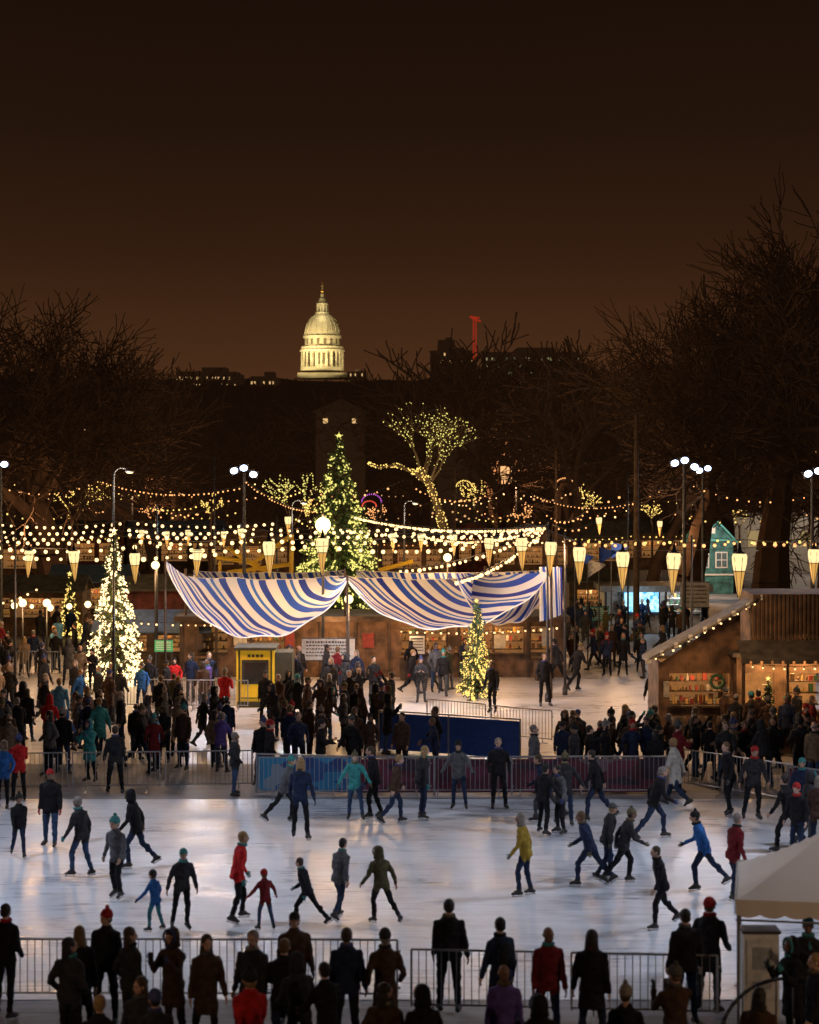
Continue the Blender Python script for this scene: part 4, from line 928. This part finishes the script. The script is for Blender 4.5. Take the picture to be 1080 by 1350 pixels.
za=gz(850,60.5);b.add([(xc,yy-.06,za),(xd,yy-.06,za),(xd,yy-1.1,za-.5),(xc,yy-1.1,za-.5),(xc,yy-.06,za+.04),(xd,yy-.06,za+.04),(xd,yy-1.1,za-.46),(xc,yy-1.1,za-.46)],[(0,1,2,3),(4,7,6,5),(2,6,7,3),(0,3,7,4)],3)
for k in range(10): b.box((xc+.1+k*(xd-xc-.2)/9,yy-1.11,za-.52),(.25,.02,.14),3)
for xx in(xc+.05,xc+1.4,xd-.1): b.box((xx,yy-1.05,(za-.5)/2),(.09,.09,za-.5),1)
b.obj('stall_annex',[M_wood,M_dwood,M_glowin,M_roof]+G+[M_wood],parent=e)
for xx,pw in(((xa+xb)/2,75),((xc+xd)/2+.4,130)): lamp('interior_lamp',(xx,d+.2,2.3),pw,WARM,.12)
for xx in (xc+.7,xc+2.2): lamp('awning_lamp',(xx,yy-.7,2.3),80,WARM,.1)
strand((xc,yy-1.2,za-.55),(xd,yy-1.2,za-.55),.1,step=.3,r=.03,m=M_bulb,name='awning_lights')
conifer('lit_conifer',gx(1012,60.8),60.7,2.1,.35,220,M_bulbY,.018,8,8)
mat_ch=mat('light_wood',(.42,.28,.10),rough=.6)
def chair(x,y,rz):
    b=MB()
    for sx in(-.2,.2):
        for sy in(-.2,.2): b.box((sx,sy,.22),(.04,.04,.44))
        b.box((sx,.2,.68),(.04,.04,.46))
    b.box((0,0,.45),(.46,.46,.03));
    for k in range(3): b.box((0,.2,.6+k*.13),(.38,.025,.07))
    b.obj('wooden_chair',[mat_ch],loc=(x,y,0),rz=rz)
for px,py,rz in((985,985,.2),(1012,983,2.8),(1040,984,.1),(1068,983,3.0)): dd=gd(py);chair(gx(px,dd),dd,rz)
b=MB();b.box((0,0,.74),(1.6,.7,.05));
for sx in(-.7,.7):b.box((sx,0,.36),(.06,.6,.72))
b.obj('picnic_table',[mat_ch],loc=(gx(1045,59),59.6,0))
for px in (895,925,955):
    b=MB();dd=61.2;b.lathe((0,0,0),[(.22,0),(.28,.3),(.28,.6),(.22,.88)],0,14);b.lathe((0,0,0),[(.29,.25),(.29,.3)],1,14);b.lathe((0,0,0),[(.29,.6),(.29,.65)],1,14);b.obj('wooden_barrel',[M_dwood,M_dsteel],True,loc=(gx(px,dd),dd,0))
# ------------------------------------------------------------ white tent bottom right
M_tent,nn_,ll_,bb_=nt('tent_canvas');bb_.inputs['Base Color'].default_value=(.76,.70,.65,1);bb_.inputs['Roughness'].default_value=.7
no=nn_.new('ShaderNodeTexNoise');no.inputs['Scale'].default_value=3;bp=nn_.new('ShaderNodeBump');bp.inputs['Strength'].default_value=.5;bp.inputs['Distance'].default_value=.08;ll_.new(no.outputs['Fac'],bp.inputs['Height']);ll_.new(bp.outputs[0],bb_.inputs['Normal'])
d=30.6;x0=gx(970,d);e=empty('white_tent',(x0,d,0));e.rotation_euler=(0,0,-rad(10));b=MB();w_=3.0;ev=2.08;pk=3.0;N=16
def tz(u,v):
    m_=max(abs(u-.5),abs(v-.5))*2; return ev+(pk-ev)*(1-m_)**1.15+.03*math.sin(u*9)*math.sin(v*8)*m_
V=[];Fs=[]
for i in range(N+1):
    for j_ in range(N+1): V.append((i/N*w_,j_/N*w_,tz(i/N,j_/N)))
for i in range(N):
    for j_ in range(N):
        a=i*(N+1)+j_;Fs.append((a,a+N+1,a+N+2,a+1))
b.add(V,Fs,0)
def val(p,q):
    p=Vector(p);q=Vector(q);n_=48;V=[];Fs=[];nrm=(q-p).normalized().cross(Vector((0,0,1)))
    for k in range(n_+1):
        c=p.lerp(q,k/n_)+nrm*(.012+.006*math.sin(k*.7)); V+=[(c.x,c.y,ev+.03),(c.x,c.y,ev-.20-.05*abs(math.sin(k*math.pi/6)))]
    for k in range(n_): Fs.append((2*k,2*k+1,2*k+3,2*k+2))
    b.add(V,Fs,0)
val((0,0,0),(w_,0,0));val((w_,w_,0),(0,w_,0));val((0,w_,0),(0,0,0));val((w_,0,0),(w_,w_,0))
for xx in(.04,w_-.04):
    for y_ in(.04,w_-.04): b.box((xx,y_,ev/2),(.05,.05,ev),1); b.box((xx,y_,.01),(.18,.18,.02),1)
b.box((w_/2,.04,ev-.3),(w_,.03,.03),1)
b.obj('canvas',[M_tent,M_steel],False,parent=e)
b=MB();b.box((0,0,.75),(.55,.4,1.5),0);b.box((0,-.215,.95),(.47,.03,.95),1);b.box((0,-.235,1.12),(.3,.01,.35),2);b.box((0,-.235,.7),(.3,.01,.12),2);b.box((.18,-.24,.95),(.03,.03,.14),3);b.box((0,0,1.52),(.6,.45,.04),3)
b.obj('control_cabinet',[M_white,mat('cabinet_door',(.62,.61,.58)),mat('label',(.35,.36,.36)),M_dsteel],loc=(gx(1000,30.9)+.05,31.1,0))
b=MB();pr=None
for k in range(13):
    a=rad(180-k*7.5);q=Vector((gx(1040,29)+1.0*math.cos(a),29.2,.25+1.0*math.sin(a)))
    if pr is not None:b.cyl(pr,q,.03,n=8)
    pr=q
b.cyl((gx(1040,29)-1.0,29.2,0),(gx(1040,29)-1.0,29.2,.3),.03);b.cyl(pr,pr+Vector((1.2,0,0)),.03)
for k in range(8): 
    xx=gx(1040,29)-.9+k*.25;b.cyl((xx,29.2,0),(xx,29.2,.25+math.sqrt(max(0,1-min(1,(.9-k*.25 if k*.25<.9 else 0))**2))),.012,n=6)
b.obj('curved_handrail',[M_dsteel],True)
# ------------------------------------------------------------ DOME
d=900;xc=gx(425,d);k=d/F
zb=gz(489,d);e=empty('domed_cathedral',(xc,d,0));st=mat('dome_stone',(.40,.37,.28),rough=.8,scale=.3,var=.15,bump=0);st2=mat('dome_recess',(.10,.085,.06),rough=.9,bump=0)
b=MB()
b.box((0,14,(zb-7)/2),(34,30,zb-7),1); b.box((4,4,zb-2.2),(30,20,2.4),0)
def Z(py): return gz(py,d)
b.lathe((0,0,0),[(9.9,zb),(9.9,zb+1.6),(7.7,zb+1.61),(7.7,Z(464)),(10.2,Z(464)+.01),(10.2,Z(461.5)),(9.3,Z(461)),(9.3,Z(457)),(8.0,Z(456.5)),(7.8,Z(446)),(8.7,Z(445.9)),(8.7,Z(443))],0,48)
for q in range(24):
    a=2*math.pi*q/24;c,s=math.cos(a),math.sin(a)
    b.cyl((9.3*c,9.3*s,zb+1.6),(9.3*c,9.3*s,Z(464)),.48,.42,n=8)
    b.cyl((9.4*c,9.4*s,Z(461)),(9.4*c,9.4*s,Z(457.5)),.16,n=5)
    a+=math.pi/24;c,s=math.cos(a),math.sin(a); b.box((7.72*c,7.72*s,(zb+2+Z(464))/2),(.3,1.1,5.2),3,a)
for q in range(16):
    a=2*math.pi*(q+.5)/16;c,s=math.cos(a),math.sin(a); b.box((7.9*c,7.9*s,Z(451)),(.3,1.2,2.4),3,a)
prof=[]
for q in range(13):
    t=q/12*rad(80); prof.append((8.0*math.cos(t),Z(443)+ (Z(413)-Z(443))*math.sin(t)/math.sin(rad(80))))
b.lathe((0,0,0),prof,0,48)
for q in range(20):
    a=2*math.pi*q/20
    for (r0,z0),(r1,z1) in zip(prof[:-1],prof[1:]):
        b.cyl((r0*math.cos(a),r0*math.sin(a),z0),(r1*math.cos(a),r1*math.sin(a),z1),.28,.22,n=4,cap=False)
b.lathe((0,0,0),[(3.0,Z(415)),(3.2,Z(412)),(2.7,Z(411.9)),(1.7,Z(411)),(1.7,Z(402)),(2.7,Z(401.9)),(2.7,Z(400)),(2.0,Z(398)),(1.3,Z(393)),(.9,Z(392)),(.8,Z(388)),(.35,Z(385)),(.15,Z(376))],0,24)
for q in range(10):
    a=2*math.pi*q/10; b.cyl((2.4*math.cos(a),2.4*math.sin(a),Z(411.8)),(2.4*math.cos(a),2.4*math.sin(a),Z(402)),.25,n=6)
b.ball((0,0,Z(384)),.75,2); b.box((0,0,Z(377)),(.25,.25,4),2);b.box((0,0,Z(377)),(1.5,.25,.3),2)
b.obj('dome',[st,M_barkd,mat('gilding',(.6,.35,.08),metal=.6,rough=.35),st2],False,parent=e)
for ax,py,pw,tg in((-22,486,56000,450),(22,486,30000,450),(0,488,34000,440),(-14,474,18000,425)):
    lamp('floodlight',(xc+ax,d-24,Z(py)),pw,(1,.76,.36),1.0,'SPOT',(xc,d,Z(tg)),70,.6,parent=e)
lamp('lantern_light',(xc,d-9,Z(412)),2200,(1,.8,.42),.5,parent=e)
# skyline buildings
M_dk=mat('dark_building',(.04,.028,.022),rough=.9,bump=0,emit=HAZE_EMIT,es=.014); M_win=emat('city_window',(1,.6,.25),.8); M_wing=emat('city_window_pale',(.75,.7,.35),.35)  # building walls carry painted brown haze as emission
def bld(px0,px1,top,d,wn,mw,rows=3,p=.25):
    x0,x1=gx(px0,d),gx(px1,d);z=gz(top,d);b=MB();b.box(((x0+x1)/2,d+10,z/2),(x1-x0,20,z),0);b.box(((x0+x1)/2+1,d+10,z+.6),((x1-x0)*.4,8,1.2),0)
    for r in range(rows):
        for c in range(wn):
            if R.random()<p: b.box((x0+(x1-x0)*(c+.5)/wn,d-.1,z-1.4-r*2.2*d/600),((x1-x0)/wn*.5,.1,.8*d/600),1)
    b.obj('city_building',[M_dk,mw])
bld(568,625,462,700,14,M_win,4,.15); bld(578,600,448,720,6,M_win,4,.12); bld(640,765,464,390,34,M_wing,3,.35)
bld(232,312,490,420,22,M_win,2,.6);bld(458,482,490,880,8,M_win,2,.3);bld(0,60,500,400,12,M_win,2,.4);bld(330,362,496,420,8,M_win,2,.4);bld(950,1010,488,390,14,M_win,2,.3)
d=690;b=MB();x=gx(626,d);z0=gz(490,d);z1=gz(418,d)
for sx in(-.55,.55):
    for sy in(-.55,.55): b.cyl((sx,sy,z0-40),(sx,sy,z1),.14,n=4)
nn2=20
for q in range(nn2):
    za=z0+(z1-z0)*q/nn2;zb_=z0+(z1-z0)*(q+1)/nn2; b.cyl((-.55,-.55,za),(.55,-.55,zb_),.1,n=4);b.cyl((.55,-.55,za),(-.55,-.55,zb_),.1,n=4)
b.cyl((-1.5,0,z1),(3,30,z1+.6),.35,n=4); b.cyl((-1.8,0,z1+.2),(1.8,0,z1-.3),.3,n=4)
b.obj('tower_crane',[mat('crane_red_lit',(.4,.03,.02),emit=(1,.07,.03),es=.3,bump=0)],loc=(x,d,0))  # red lighting on the crane painted in as faint emission
for px,py,d in((130,560,165),(448,550,162),(600,562,163),(1060,590,160)):
    b=MB();z=gz(py,d);b.box((0,3,z/2),(4,5,z+.8),0);b.add([(-2.4,0,z+.4),(2.4,0,z+.4),(0,3,z+1.6),(-2.4,6,z+.4),(2.4,6,z+.4)],[(0,1,2),(1,4,2),(4,3,2),(3,0,2)],0)
    for q in(-1.2,0,1.2):
        if R.random()<.75:b.box((q,.45,z-.3),(.4,.06,.4),1)
    b.obj('distant_house',[M_dk,M_win],loc=(gx(px,d),d,0))
print('OBJS',len(bpy.data.objects))
